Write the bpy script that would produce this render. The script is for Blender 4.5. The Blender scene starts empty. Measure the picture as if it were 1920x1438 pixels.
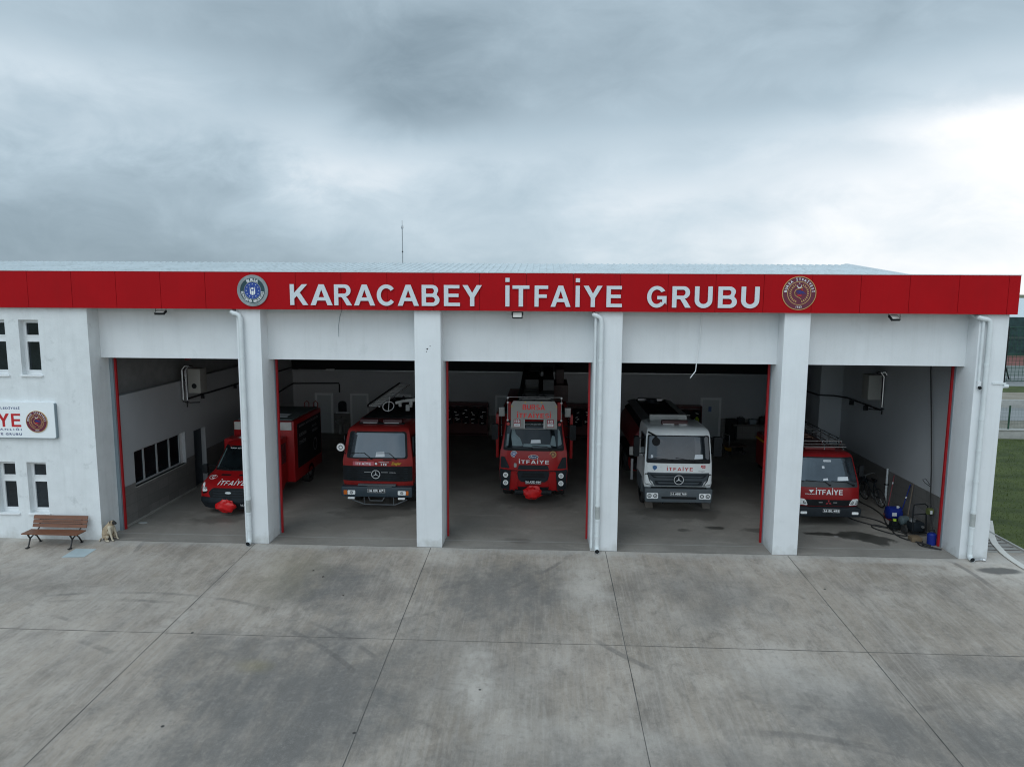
import bpy, bmesh, math, random
from math import sin, cos, pi, radians, sqrt, atan2, floor
from mathutils import Vector, Matrix
random.seed(7)
S = bpy.context.scene
C = S.collection

# ------------------------------------------------------------------ camera, sky, sun, exposure
YAW, PITCH, ROLL = 0.0449, 0.1289, 0.0058
cd = bpy.data.cameras.new('camera'); cam = bpy.data.objects.new('camera', cd); C.objects.link(cam); S.camera = cam
cd.sensor_width = 36; cd.lens = 1344.2328/1920*36; cd.clip_start = .1; cd.clip_end = 6000
R0 = Vector((cos(YAW), sin(YAW), 0)); F0 = Vector((-sin(YAW), cos(YAW), 0)); Z0 = Vector((0, 0, 1))
Fw = F0*cos(PITCH)-Z0*sin(PITCH); Up = F0*sin(PITCH)+Z0*cos(PITCH)
Rr = R0*cos(ROLL)+Up*sin(ROLL); Ur = Up*cos(ROLL)-R0*sin(ROLL)
M = Matrix((Rr, Ur, -Fw)).transposed().to_4x4(); M.translation = Vector((0.3368, -19.4213, 7.219)); cam.matrix_world = M

SUN_EL, SUN_AZ = radians(48), radians(-150)       # azimuth from +Y, clockwise; the sun is behind the camera to the left, veiled by cloud
W = bpy.data.worlds.new('World'); S.world = W; W.use_nodes = True
def build_world():
    nt = W.node_tree; N = nt.nodes; L = nt.links; N.clear()
    out = N.new('ShaderNodeOutputWorld'); bg = N.new('ShaderNodeBackground'); L.new(bg.outputs[0], out.inputs[0])
    sky = N.new('ShaderNodeTexSky'); sky.sky_type = 'NISHITA'; sky.sun_disc = False
    sky.sun_elevation = SUN_EL; sky.sun_rotation = SUN_AZ % (2*pi)
    tc = N.new('ShaderNodeTexCoord'); sp = N.new('ShaderNodeSeparateXYZ'); L.new(tc.outputs['Generated'], sp.inputs[0])
    def math_(op, a, b=None, c=None, clamp=False):
        m = N.new('ShaderNodeMath'); m.operation = op; m.use_clamp = clamp
        for i, v in enumerate((a, b, c)):
            if v is None: continue
            if isinstance(v, (int, float)): m.inputs[i].default_value = v
            else: L.new(v, m.inputs[i])
        return m.outputs[0]
    zz = math_('ADD', math_('MAXIMUM', sp.outputs[2], 0.0), 0.16)
    cx = math_('DIVIDE', sp.outputs[0], zz); cy = math_('DIVIDE', sp.outputs[1], zz)
    cb = N.new('ShaderNodeCombineXYZ'); L.new(cx, cb.inputs[0]); L.new(cy, cb.inputs[1])
    def noise(scale, detail, rough, off, dist=0.0, sc=(1, 1, 1)):
        mp = N.new('ShaderNodeMapping'); mp.inputs[1].default_value = off; mp.inputs[3].default_value = sc; L.new(cb.outputs[0], mp.inputs[0])
        n = N.new('ShaderNodeTexNoise'); n.inputs['Scale'].default_value = scale; n.inputs['Detail'].default_value = detail
        n.inputs['Roughness'].default_value = rough; n.inputs['Distortion'].default_value = dist; L.new(mp.outputs[0], n.inputs[0]); return n.outputs[0]
    n1 = noise(0.55, 4, .42, (3.1, 7.7, 0), .2, (1, .6, 1)); n2 = noise(1.5, 5, .45, (11.3, 2.2, 4), .3, (1, .7, 1))
    def dnoise(scale, detail, rough, off, dist, sc):
        mp = N.new('ShaderNodeMapping'); mp.inputs[1].default_value = off; mp.inputs[3].default_value = sc; L.new(tc.outputs['Generated'], mp.inputs[0])
        n = N.new('ShaderNodeTexNoise'); n.inputs['Scale'].default_value = scale; n.inputs['Detail'].default_value = detail; n.inputs['Roughness'].default_value = rough; n.inputs['Distortion'].default_value = dist
        L.new(mp.outputs[0], n.inputs[0]); return n.outputs[0]
    n3 = dnoise(2.6, 7, .50, (1.7, 4.2, 9.1), .35, (1, 1, 2.3)); n4 = dnoise(8.5, 9, .62, (6.7, 1.2, 3.1), .5, (1, 1, 1.8))
    mixn = math_('ADD', math_('ADD', math_('MULTIPLY', n1, .22), math_('MULTIPLY', n2, .13)), math_('ADD', math_('MULTIPLY', n3, .42), math_('MULTIPLY', n4, .28)))
    # broad brightness of the cloud deck: thinner low to the right, thicker overhead, brighter round the veiled sun behind
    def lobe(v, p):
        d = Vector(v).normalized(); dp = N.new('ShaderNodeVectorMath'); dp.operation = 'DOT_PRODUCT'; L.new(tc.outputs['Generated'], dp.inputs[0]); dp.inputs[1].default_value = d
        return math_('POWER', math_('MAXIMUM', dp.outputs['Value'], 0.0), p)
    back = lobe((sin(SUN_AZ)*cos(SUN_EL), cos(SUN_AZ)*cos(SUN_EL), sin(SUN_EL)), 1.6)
    # density of the cloud deck by elevation at several compass stations, its edges broken up by the noise
    az = math_('ARCTAN2', sp.outputs[0], sp.outputs[1]); az = math_('ADD', az, math_('MULTIPLY', math_('SUBTRACT', n3, .5), .42))
    el = math_('ADD', sp.outputs[2], math_('ADD', math_('MULTIPLY', math_('SUBTRACT', n4, .5), .07), math_('MULTIPLY', math_('SUBTRACT', n3, .5), .10)))
    EL = (.055, .115, .18, .242, .30, .36)
    ST = ((-.62, (158, 168, 192, 203, 176, 168)), (-.36, (158, 168, 200, 176, 160, 156)), (-.18, (172, 178, 194, 141, 150, 165)), (0.0, (192, 186, 190, 168, 166, 165)), (.18, (216, 212, 190, 171, 166, 166)), (.36, (236, 238, 210, 174, 165, 163)), (.55, (246, 256, 250, 192, 170, 166)))
    acc = None
    for i, (a0, vals) in enumerate(ST):
        r = N.new('ShaderNodeValToRGB'); r.color_ramp.interpolation = 'EASE'; L.new(el, r.inputs[0]); ee = r.color_ramp.elements
        ee[0].position = EL[0]; ee[1].position = EL[1]; ee[0].color = (*[vals[0]/300]*3, 1); ee[1].color = (*[vals[1]/300]*3, 1)
        for e_, v in zip(EL[2:], vals[2:]): q = ee.new(e_); q.color = (*[v/300]*3, 1)
        if acc is None: acc = r.outputs[0]
        else:
            m = N.new('ShaderNodeMapRange'); m.interpolation_type = 'SMOOTHSTEP'; L.new(az, m.inputs[0]); m.inputs[1].default_value = ST[i-1][0]; m.inputs[2].default_value = a0
            x = N.new('ShaderNodeMix'); x.data_type = 'RGBA'; L.new(m.outputs[0], x.inputs[0]); L.new(acc, x.inputs[6]); L.new(r.outputs[0], x.inputs[7]); acc = x.outputs[2]
    sx = N.new('ShaderNodeSeparateColor'); L.new(acc, sx.inputs[0])
    t = math_('ADD', sx.outputs[0], math_('MULTIPLY', math_('ADD', math_('SUBTRACT', mixn, .5), .050), .44))
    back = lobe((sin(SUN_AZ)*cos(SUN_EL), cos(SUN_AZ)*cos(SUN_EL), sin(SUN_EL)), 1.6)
    cr = N.new('ShaderNodeValToRGB'); L.new(t, cr.inputs[0]); e = cr.color_ramp.elements; cr.color_ramp.interpolation = 'LINEAR'
    lin = lambda v: (v/255/12.92 if v < 10 else ((v/255+.055)/1.055)**2.4)
    def skycol(Lm): k = 1 if Lm < 200 else max(0, (258-Lm)/58); return (lin(Lm-15*k), lin(min(255, Lm+3.4*k)), lin(min(255, Lm+13.5*k+2)), 1)
    e[0].position = 100/300; e[0].color = skycol(100); e[1].position = 258/300; e[1].color = (1, 1, 1, 1)
    for Lm in (130, 150, 170, 190, 210, 235): x = e.new(Lm/300); x.color = skycol(Lm)
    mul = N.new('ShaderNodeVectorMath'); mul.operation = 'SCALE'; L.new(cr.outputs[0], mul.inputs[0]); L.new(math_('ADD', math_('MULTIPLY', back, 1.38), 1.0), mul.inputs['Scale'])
    sk = N.new('ShaderNodeVectorMath'); sk.operation = 'SCALE'; L.new(sky.outputs[0], sk.inputs[0]); sk.inputs['Scale'].default_value = 0.004
    ad = N.new('ShaderNodeVectorMath'); ad.operation = 'ADD'; L.new(mul.outputs[0], ad.inputs[0]); L.new(sk.outputs[0], ad.inputs[1])
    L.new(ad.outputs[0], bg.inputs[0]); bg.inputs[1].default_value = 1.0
build_world()
sd = bpy.data.lights.new('sun', 'SUN'); sun = bpy.data.objects.new('sun', sd); C.objects.link(sun)
sd.energy = .55; sd.angle = radians(35); sd.color = (1, .97, .93)
dsun = Vector((sin(SUN_AZ)*cos(SUN_EL), cos(SUN_AZ)*cos(SUN_EL), sin(SUN_EL)))
sun.rotation_euler = dsun.to_track_quat('Z', 'Y').to_euler()
S.cycles.filter_width = 1.1
S.view_settings.view_transform = 'Standard'; S.view_settings.look = 'None'; S.view_settings.exposure = 0.07; S.view_settings.gamma = 1

# ------------------------------------------------------------------ materials
MATS = {}
def mat(name, col, rough=.6, metal=0.0, var=.12, scale=3.0, bump=0.0, bscale=60, spec=.5, coat=0.0, stain=None, stretch=(1, 1, 1)):
    if name in MATS: return MATS[name]
    m = bpy.data.materials.new(name); m.use_nodes = True; nt = m.node_tree; N = nt.nodes; L = nt.links
    b = N['Principled BSDF']; b.inputs['Roughness'].default_value = rough; b.inputs['Metallic'].default_value = metal
    b.inputs['Specular IOR Level'].default_value = spec; b.inputs['Coat Weight'].default_value = coat; b.inputs['Coat Roughness'].default_value = .08
    tc = N.new('ShaderNodeTexCoord'); mp = N.new('ShaderNodeMapping'); mp.inputs[3].default_value = stretch; L.new(tc.outputs['Object'], mp.inputs[0])
    n = N.new('ShaderNodeTexNoise'); n.inputs['Scale'].default_value = scale; n.inputs['Detail'].default_value = 5; n.inputs['Roughness'].default_value = .6
    L.new(mp.outputs[0], n.inputs[0])
    r = N.new('ShaderNodeValToRGB'); L.new(n.outputs[0], r.inputs[0]); e = r.color_ramp.elements
    e[0].position = .3; e[1].position = .7
    e[0].color = (*[c*(1-var) for c in col], 1); e[1].color = (*[min(1, c*(1+var)) for c in col], 1)
    colout = r.outputs[0]
    if stain:
        scol, sscale, lo, hi = stain
        n2 = N.new('ShaderNodeTexNoise'); n2.inputs['Scale'].default_value = sscale; n2.inputs['Detail'].default_value = 7; n2.inputs['Roughness'].default_value = .65
        mp2 = N.new('ShaderNodeMapping'); mp2.inputs[1].default_value = (5.3, 2.1, 8.8); L.new(tc.outputs['Object'], mp2.inputs[0]); L.new(mp2.outputs[0], n2.inputs[0])
        mr = N.new('ShaderNodeMapRange'); mr.inputs[1].default_value = lo; mr.inputs[2].default_value = hi; L.new(n2.outputs[0], mr.inputs[0])
        mx = N.new('ShaderNodeMix'); mx.data_type = 'RGBA'; L.new(mr.outputs[0], mx.inputs[0]); L.new(colout, mx.inputs[6]); mx.inputs[7].default_value = (*scol, 1)
        colout = mx.outputs[2]
    L.new(colout, b.inputs['Base Color'])
    if bump:
        n3 = N.new('ShaderNodeTexNoise'); n3.inputs['Scale'].default_value = bscale; n3.inputs['Detail'].default_value = 3; L.new(tc.outputs['Object'], n3.inputs[0])
        bp = N.new('ShaderNodeBump'); bp.inputs['Strength'].default_value = bump; bp.inputs['Distance'].default_value = .01; L.new(n3.outputs[0], bp.inputs['Height']); L.new(bp.outputs[0], b.inputs['Normal'])
    MATS[name] = m; return m
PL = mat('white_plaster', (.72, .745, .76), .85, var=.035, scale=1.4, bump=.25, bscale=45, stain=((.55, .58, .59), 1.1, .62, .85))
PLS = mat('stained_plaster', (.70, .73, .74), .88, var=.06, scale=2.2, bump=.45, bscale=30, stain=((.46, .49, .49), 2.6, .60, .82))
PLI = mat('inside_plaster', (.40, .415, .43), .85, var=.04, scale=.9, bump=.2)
DADO = mat('dado_tile', (.17, .17, .165), .5, var=.12, scale=2)
RED = mat('fascia_red', (.385, .001, .005), .6, var=.07, scale=.8, spec=.16, bump=.5, bscale=1.3)
TRUCKR = mat('truck_red', (.31, .006, .008), .36, var=.10, scale=2, coat=.15, spec=.3)
TRUCKR2 = mat('old_truck_red', (.26, .018, .016), .5, var=.18, scale=3, coat=.0, spec=.3)
SMALLR = mat('small_truck_red', (.24, .008, .010), .4, var=.12, scale=2, coat=.1, spec=.3)
DRED = mat('dark_red', (.16, .01, .012), .45, var=.15)
TWHITE = mat('truck_white', (.80, .82, .82), .3, var=.04, coat=.4, stain=((.45, .45, .43), 3, .6, .85))
BLACK = mat('black_plastic', (.010, .012, .014), .55, var=.2, spec=.2)
BLACK2 = mat('grey_black_plastic', (.014, .019, .024), .55, var=.2, spec=.22)
BGREY = mat('bumper_grey', (.072, .088, .10), .55, var=.12)
BBLUE = mat('bumper_blue', (.022, .038, .052), .45, var=.15)
RUB = mat('rubber', (.02, .02, .02), .8, var=.3, scale=8)
CHROME = mat('chrome', (.75, .76, .78), .22, 1.0, var=.08)
STEEL = mat('steel', (.45, .46, .47), .4, .8, var=.12, scale=6)
ALU = mat('aluminium', (.42, .42, .41), .35, .75, var=.06)
LENS = mat('lamp_lens', (.88, .90, .90), .15, .1, var=.12, scale=20)
AMB = mat('amber', (.55, .12, .01), .25, var=.1)
REDL = mat('red_lamp', (.45, .01, .01), .2, var=.1)
WHITE = mat('white_paint', (.75, .77, .78), .5, var=.03)
PAPER = mat('paper', (.7, .74, .78), .7, var=.05)
TEAL = mat('teal_black', (.012, .05, .065), .5)
BLUE = mat('emblem_blue', (.01, .05, .28), .4)
NAVY = mat('navy', (.03, .05, .18), .5)
MAROON = mat('maroon', (.12, .012, .035), .5)
GOLD = mat('gold', (.50, .32, .12), .5, var=.2, scale=40)
LREDP = mat('letter_red', (.50, .01, .015), .5)
BRED = mat('bright_red', (.98, .012, .01), .5)
YEL = mat('yellow', (.55, .33, .02), .5)
LIME = mat('lime', (.35, .5, .04), .5)
PVC = mat('pvc_pipe', (.66, .70, .71), .4, var=.06, stain=((.45, .45, .42), 4, .62, .8))
PVCD = mat('dirty_pvc_pipe', (.34, .36, .35), .5, var=.2, scale=5)
WOOD = mat('bench_wood', (.15, .055, .024), .5, var=.3, scale=5, stretch=(1, 8, 8))
WOODD = mat('engraved_wood', (.085, .035, .018), .6)
IRON = mat('cast_iron', (.012, .012, .013), .45)
BAG = mat('red_bag', (.55, .006, .008), .38, var=.12, scale=10)
COATM = mat('coat_cloth', (.012, .012, .016), .9, var=.3, scale=9)
REFL = mat('reflective_tape', (.85, .87, .85), .35, .2)
RACKM = mat('rack_red', (.065, .004, .004), .5)
BPL = mat('blue_plastic', (.007, .022, .20), .45, spec=.3)
GREEN = mat('green_metal', (.012, .06, .035), .5)
DOORW = mat('inner_door', (.45, .49, .50), .5, var=.03)
DOORF = mat('inner_door_frame', (.66, .69, .70), .5, var=.03)
DOORN = mat('navy_door', (.02, .03, .045), .4)
HEATM = mat('heater_casing', (.30, .30, .28), .45, var=.06)
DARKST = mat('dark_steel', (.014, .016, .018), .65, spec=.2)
GREYM = mat('grey_metal', (.20, .25, .28), .5, var=.06)
TARP = mat('grey_tarp', (.10, .12, .12), .7)
ROOFM = mat('roof_sheet', (.62, .68, .70), .45, var=.06, scale=.6, stain=((.48, .53, .54), 2, .5, .7))
CONCR = mat('kerb_concrete', (.36, .36, .34), .85, var=.12, scale=4, bump=.3)
FUR = mat('tan_fur', (.36, .28, .19), .95, var=.25, scale=14, bump=.8, bscale=120)
FURB = mat('black_fur', (.02, .018, .017), .9, var=.3, scale=20)
FURL = mat('cream_fur', (.50, .44, .34), .95, var=.2, scale=14, bump=.8, bscale=120)
def glass_mat(name, col, mixv, rough=.03):
    m = bpy.data.materials.new(name); m.use_nodes = True; nt = m.node_tree; N = nt.nodes; L = nt.links; N.clear()
    o = N.new('ShaderNodeOutputMaterial'); d = N.new('ShaderNodeBsdfDiffuse'); g = N.new('ShaderNodeBsdfGlossy'); mx = N.new('ShaderNodeMixShader'); f = N.new('ShaderNodeFresnel')
    tc = N.new('ShaderNodeTexCoord'); n = N.new('ShaderNodeTexNoise'); n.inputs['Scale'].default_value = 1.7; n.inputs['Detail'].default_value = 4; L.new(tc.outputs['Object'], n.inputs[0])
    r = N.new('ShaderNodeValToRGB'); L.new(n.outputs[0], r.inputs[0]); r.color_ramp.elements[0].position = .35; r.color_ramp.elements[1].position = .7
    r.color_ramp.elements[0].color = (*[c*.5 for c in col], 1); r.color_ramp.elements[1].color = (*[c*1.5 for c in col], 1); L.new(r.outputs[0], d.inputs[0])
    f.inputs[0].default_value = 1.5; a = N.new('ShaderNodeMath'); a.operation = 'ADD'; a.use_clamp = True; L.new(f.outputs[0], a.inputs[0]); a.inputs[1].default_value = mixv
    g.inputs[1].default_value = rough; g.inputs[0].default_value = (.8, .9, 1, 1)
    L.new(a.outputs[0], mx.inputs[0]); L.new(d.outputs[0], mx.inputs[1]); L.new(g.outputs[0], mx.inputs[2]); L.new(mx.outputs[0], o.inputs[0]); MATS[name] = m; return m
def streaks(m, amt, col):
    nt = m.node_tree; N = nt.nodes; L = nt.links; b = N['Principled BSDF']; src = b.inputs['Base Color'].links[0].from_socket; tc = [n for n in N if n.type == 'TEX_COORD'][0]
    mp = N.new('ShaderNodeMapping'); mp.inputs[3].default_value = (5, 5, .35); L.new(tc.outputs['Object'], mp.inputs[0]); n = N.new('ShaderNodeTexNoise'); n.inputs['Scale'].default_value = 1.2; n.inputs['Detail'].default_value = 8; n.inputs['Roughness'].default_value = .65; L.new(mp.outputs[0], n.inputs[0])
    mr = N.new('ShaderNodeMapRange'); mr.inputs[1].default_value = .50; mr.inputs[2].default_value = .75; mr.inputs[4].default_value = amt; L.new(n.outputs[0], mr.inputs[0])
    mx = N.new('ShaderNodeMix'); mx.data_type = 'RGBA'; L.new(mr.outputs[0], mx.inputs[0]); L.new(src, mx.inputs[6]); mx.inputs[7].default_value = (*col, 1)
    sp = N.new('ShaderNodeSeparateXYZ'); L.new(tc.outputs['Object'], sp.inputs[0]); n2 = N.new('ShaderNodeTexNoise'); n2.inputs['Scale'].default_value = 3.5; n2.inputs['Detail'].default_value = 6; L.new(tc.outputs['Object'], n2.inputs[0])
    ad = N.new('ShaderNodeMath'); ad.operation = 'MULTIPLY_ADD'; L.new(n2.outputs[0], ad.inputs[0]); ad.inputs[1].default_value = -.9; L.new(sp.outputs[2], ad.inputs[2])
    m2 = N.new('ShaderNodeMapRange'); m2.inputs[1].default_value = -.20; m2.inputs[2].default_value = -.52; m2.inputs[4].default_value = .55; L.new(ad.outputs[0], m2.inputs[0])
    mx2 = N.new('ShaderNodeMix'); mx2.data_type = 'RGBA'; L.new(m2.outputs[0], mx2.inputs[0]); L.new(mx.outputs[2], mx2.inputs[6]); mx2.inputs[7].default_value = (.42, .42, .39, 1); L.new(mx2.outputs[2], b.inputs['Base Color'])
streaks(RED, .30, (.29, .004, .008)); streaks(PL, .28, (.56, .58, .58)); streaks(PLS, .30, (.50, .53, .53))
GLASS = glass_mat('window_glass', (.012, .015, .018), .02)
WSG = glass_mat('coated_windscreen', (.02, .026, .032), .05, .06)
WSD = glass_mat('dark_windscreen', (.008, .012, .014), -.02, .04)
WST = glass_mat('tanker_windscreen', (.016, .02, .024), .01, .06)
WSM = glass_mat('tinted_windscreen', (.02, .026, .032), .045, .05)

# node-built materials for the large surfaces
def nmat(name):
    m = bpy.data.materials.new(name); m.use_nodes = True; MATS[name] = m; nt = m.node_tree; N = nt.nodes; L = nt.links; b = N['Principled BSDF']
    tc = N.new('ShaderNodeTexCoord')
    class H: pass
    h = H(); h.m = m; h.N = N; h.L = L; h.b = b; h.tc = tc
    def put(sock, v):
        if isinstance(v, (int, float)): sock.default_value = v
        elif isinstance(v, tuple): sock.default_value = v if len(v) != 3 or sock.type != 'RGBA' else (*v, 1)
        else: L.new(v, sock)
    def ma(op, a, b_=None, c=None, clamp=False):
        q = N.new('ShaderNodeMath'); q.operation = op; q.use_clamp = clamp
        for i, v in enumerate((a, b_, c)):
            if v is not None: put(q.inputs[i], v)
        return q.outputs[0]
    def noise(scale, detail=5, rough=.6, off=(0, 0, 0), sc=(1, 1, 1), dist=0., rot=(0, 0, 0)):
        mp = N.new('ShaderNodeMapping'); mp.inputs[1].default_value = off; mp.inputs[2].default_value = rot; mp.inputs[3].default_value = sc; L.new(tc.outputs['Object'], mp.inputs[0])
        n = N.new('ShaderNodeTexNoise'); n.inputs['Scale'].default_value = scale; n.inputs['Detail'].default_value = detail; n.inputs['Roughness'].default_value = rough; n.inputs['Distortion'].default_value = dist
        L.new(mp.outputs[0], n.inputs[0]); return n.outputs[0]
    def mrange(v, a, b_, c=0., d=1.):
        q = N.new('ShaderNodeMapRange'); q.interpolation_type = 'SMOOTHSTEP'; put(q.inputs[0], v)
        for i, x in enumerate((a, b_, c, d)): q.inputs[i+1].default_value = x
        return q.outputs[0]
    def mix(f, a, b_, mode='MIX'):
        q = N.new('ShaderNodeMix'); q.data_type = 'RGBA'; q.blend_type = mode; put(q.inputs[0], f); put(q.inputs[6], a); put(q.inputs[7], b_); return q.outputs[2]
    h.ma, h.noise, h.mrange, h.mix = ma, noise, mrange, mix
    sp = N.new('ShaderNodeSeparateXYZ'); L.new(tc.outputs['Object'], sp.inputs[0]); h.x, h.y, h.z = sp.outputs
    def blob(cx, cy, rx, ry, soft=.5, wob=None):
        dx = ma('DIVIDE', ma('SUBTRACT', h.x, cx), rx); dy = ma('DIVIDE', ma('SUBTRACT', h.y, cy), ry)
        d = ma('SQRT', ma('ADD', ma('MULTIPLY', dx, dx), ma('MULTIPLY', dy, dy)))
        if wob is not None: d = ma('ADD', d, wob)
        return mrange(d, 1+soft, 1-soft)
    h.blob = blob
    return h
def concrete():
    h = nmat('apron_concrete'); ma, noise, mr, mix = h.ma, h.noise, h.mrange, h.mix
    h.b.inputs['Roughness'].default_value = .82
    big = noise(.22, 5, .55, (4, 9, 0), dist=.4); mid = noise(.9, 7, .62, (1, 3, 0), (1, .55, 1), .3); fine = noise(9, 6, .7); grain = noise(70, 3, .7)
    c = mix(mr(big, .32, .68), (.255, .236, .205), (.345, .322, .288))
    c = mix(mr(mid, .44, .70), c, (.40, .388, .362)); c = mix(mr(noise(.7, 6, .6, (9, 2, 5), (1, .4, 1), .5), .48, .70, 0, .72), c, (.165, .158, .147))
    c = mix(mr(noise(.35, 3, .5, (2, 14, 5)), .5, .75, 0, .45), c, (.24, .225, .195))
    st = noise(16, 4, .65, (0, 0, 0), (1, .03, 1), 0, (0, 0, .04)); c = mix(ma('MULTIPLY', mr(st, .42, .66), .38), c, (.40, .40, .385))
    st2 = noise(9, 3, .6, (5, 0, 0), (1, .05, 1), 0, (0, 0, -.5)); c = mix(ma('MULTIPLY', mr(st2, .45, .7), .18), c, (.17, .17, .165))
    wob = ma('MULTIPLY', ma('SUBTRACT', noise(1.1, 6, .65), .5), 2.4)
    m3 = noise(2.3, 12, .74, (7, 3, 1), (1, .6, 1), .6); m4 = noise(5.5, 10, .75, (2, 8, 1), (1, .35, 1), .3)
    c = mix(mr(m3, .50, .30, 0, .58), c, (.135, .128, .116)); c = mix(mr(m3, .52, .72, 0, .50), c, (.47, .45, .41)); c = mix(mr(m4, .50, .30, 0, .45), c, (.150, .142, .130)); c = mix(mr(m4, .54, .74, 0, .30), c, (.44, .42, .39))
    # worn, oily lanes in front of the bays
    for cx, cy, rx, ry, a in ((-5.2, -2.6, 1.3, 1.2, .55), (-4.5, -7.4, 2.0, 2.6, .55), (-.6, -2.6, 1.6, 1.4, .5), (4.4, -2.6, 1.3, 1.4, .35), (-6.8, -5.9, .5, .9, .35), (7.2, -7.8, 2.2, .8, .45), (5.6, -6.6, 1.2, .8, .4), (-12.5, -2.6, 2.2, 1.2, .30), (9.4, -5.6, 1.2, .5, .3), (2.3, -8.8, 3.2, .8, .3), (-1.6, -6, 2, 2, .2)):
        c = mix(ma('MULTIPLY', ma('MULTIPLY', h.blob(cx, cy, rx, ry, .6, wob), a*1.55, clamp=True), mr(noise(2.2, 5, .65, (cx, 0, 0), (1, .45, 1)), .25, .6, .45, 1)), c, (.116, .122, .125))
    # pale cement washes
    for cx, cy, rx, ry, a in ((1.5, -2.0, .5, 1.9, .55), (13.0, -.9, 2.0, .7, .95), (10.5, -.25, 1.6, .18, .8), (11.8, -.9, 2.5, .25, .5), (-2.3, -.7, .7, .5, .5), (7.2, -.6, .7, .4, .55), (-7.2, -1.0, .8, .8, .4), (5.6, -6.0, 1.3, .9, .4), (-.9, -6.5, .35, 1.1, .6), (-.3, -7.6, .5, 1.2, .35), (-13, -1.6, 3.2, .9, .45), (-9.6, -3.6, 2.4, .8, .3), (1.4, -8.1, 1.4, .6, .4), (-11.8, -5.8, 3, 1.8, .28)):
        c = mix(ma('MULTIPLY', ma('MULTIPLY', h.blob(cx, cy, rx, ry, .75, wob), a*1.25, clamp=True), mr(noise(2.6, 6, .7, (0, cy, 0), (1, .5, 1)), .3, .62, .25, 1)), c, (.48, .48, .46))
    # tyre marks: arcs
    for cx, cy, r, w, y0 in ((-12.5, -13.5, 8.6, .10, -9), (-9.5, -12.0, 8.4, .09, -6), (-9.3, -12.1, 8.9, .08, -6), (-5.0, 1.0, 6.2, .09, -9), (6.0, -1.5, 5.6, .1, -9), (4, -14, 6.2, .12, -9), (-7, 4, 9.2, .08, -6)):
        dx = ma('SUBTRACT', h.x, cx); dy = ma('SUBTRACT', h.y, cy); d = ma('ABSOLUTE', ma('SUBTRACT', ma('SQRT', ma('ADD', ma('MULTIPLY', dx, dx), ma('MULTIPLY', dy, dy))), r))
        k = ma('MULTIPLY', mr(d, w, w*.4), mr(noise(.5, 4, .6, (cx, cy, 0)), .48, .66)); c = mix(ma('MULTIPLY', k, .6), c, (.10, .10, .10))
    c = mix(ma('MULTIPLY', ma('SUBTRACT', fine, .5), .9, clamp=True), c, (.46, .46, .44)); c = mix(mr(fine, .48, .30, 0, .35), c, (.14, .14, .135)); c = mix(mr(grain, .5, .75, 0, .28), c, (.12, .12, .115)); c = mix(mr(grain, .5, .27, 0, .25), c, (.5, .5, .48))
    # little dark specks and yellowish drips
    v = h.N.new('ShaderNodeTexVoronoi'); v.inputs['Scale'].default_value = 1.1; v.inputs['Randomness'].default_value = 1; h.L.new(h.tc.outputs['Object'], v.inputs[0])
    c = mix(ma('MULTIPLY', mr(v.outputs['Distance'], .045, .025), mr(noise(.8, 2), .5, .55)), c, (.04, .04, .04))
    c = mix(ma('MULTIPLY', h.blob(-5.4, -6.2, .35, .2, .8, wob), .3), c, (.25, .23, .11)); c = mix(ma('MULTIPLY', h.blob(-6.2, -1.9, .8, 1.4, .8, wob), .3), c, (.26, .24, .16))
    c = mix(ma('MULTIPLY', h.blob(12.35, -.75, .55, .22, .25, ma('MULTIPLY', wob, .6)), .9), c, (.10, .105, .105))
    c = mix(1.0, c, (1.06, .955, .885), 'MULTIPLY')
    c = mix(mr(ma('ABSOLUTE', ma('ADD', h.y, ma('MULTIPLY', ma('SUBTRACT', noise(1.5, 6, .7), .5), 1.2))), .55, .05, 0, .35), c, (.47, .46, .44))
    h.L.new(c, h.b.inputs['Base Color'])
    bp = h.N.new('ShaderNodeBump'); bp.inputs['Strength'].default_value = .5; bp.inputs['Distance'].default_value = .01; h.L.new(ma('ADD', ma('MULTIPLY', grain, .6), st), bp.inputs['Height']); h.L.new(bp.outputs[0], h.b.inputs['Normal'])
    return h.m
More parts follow.
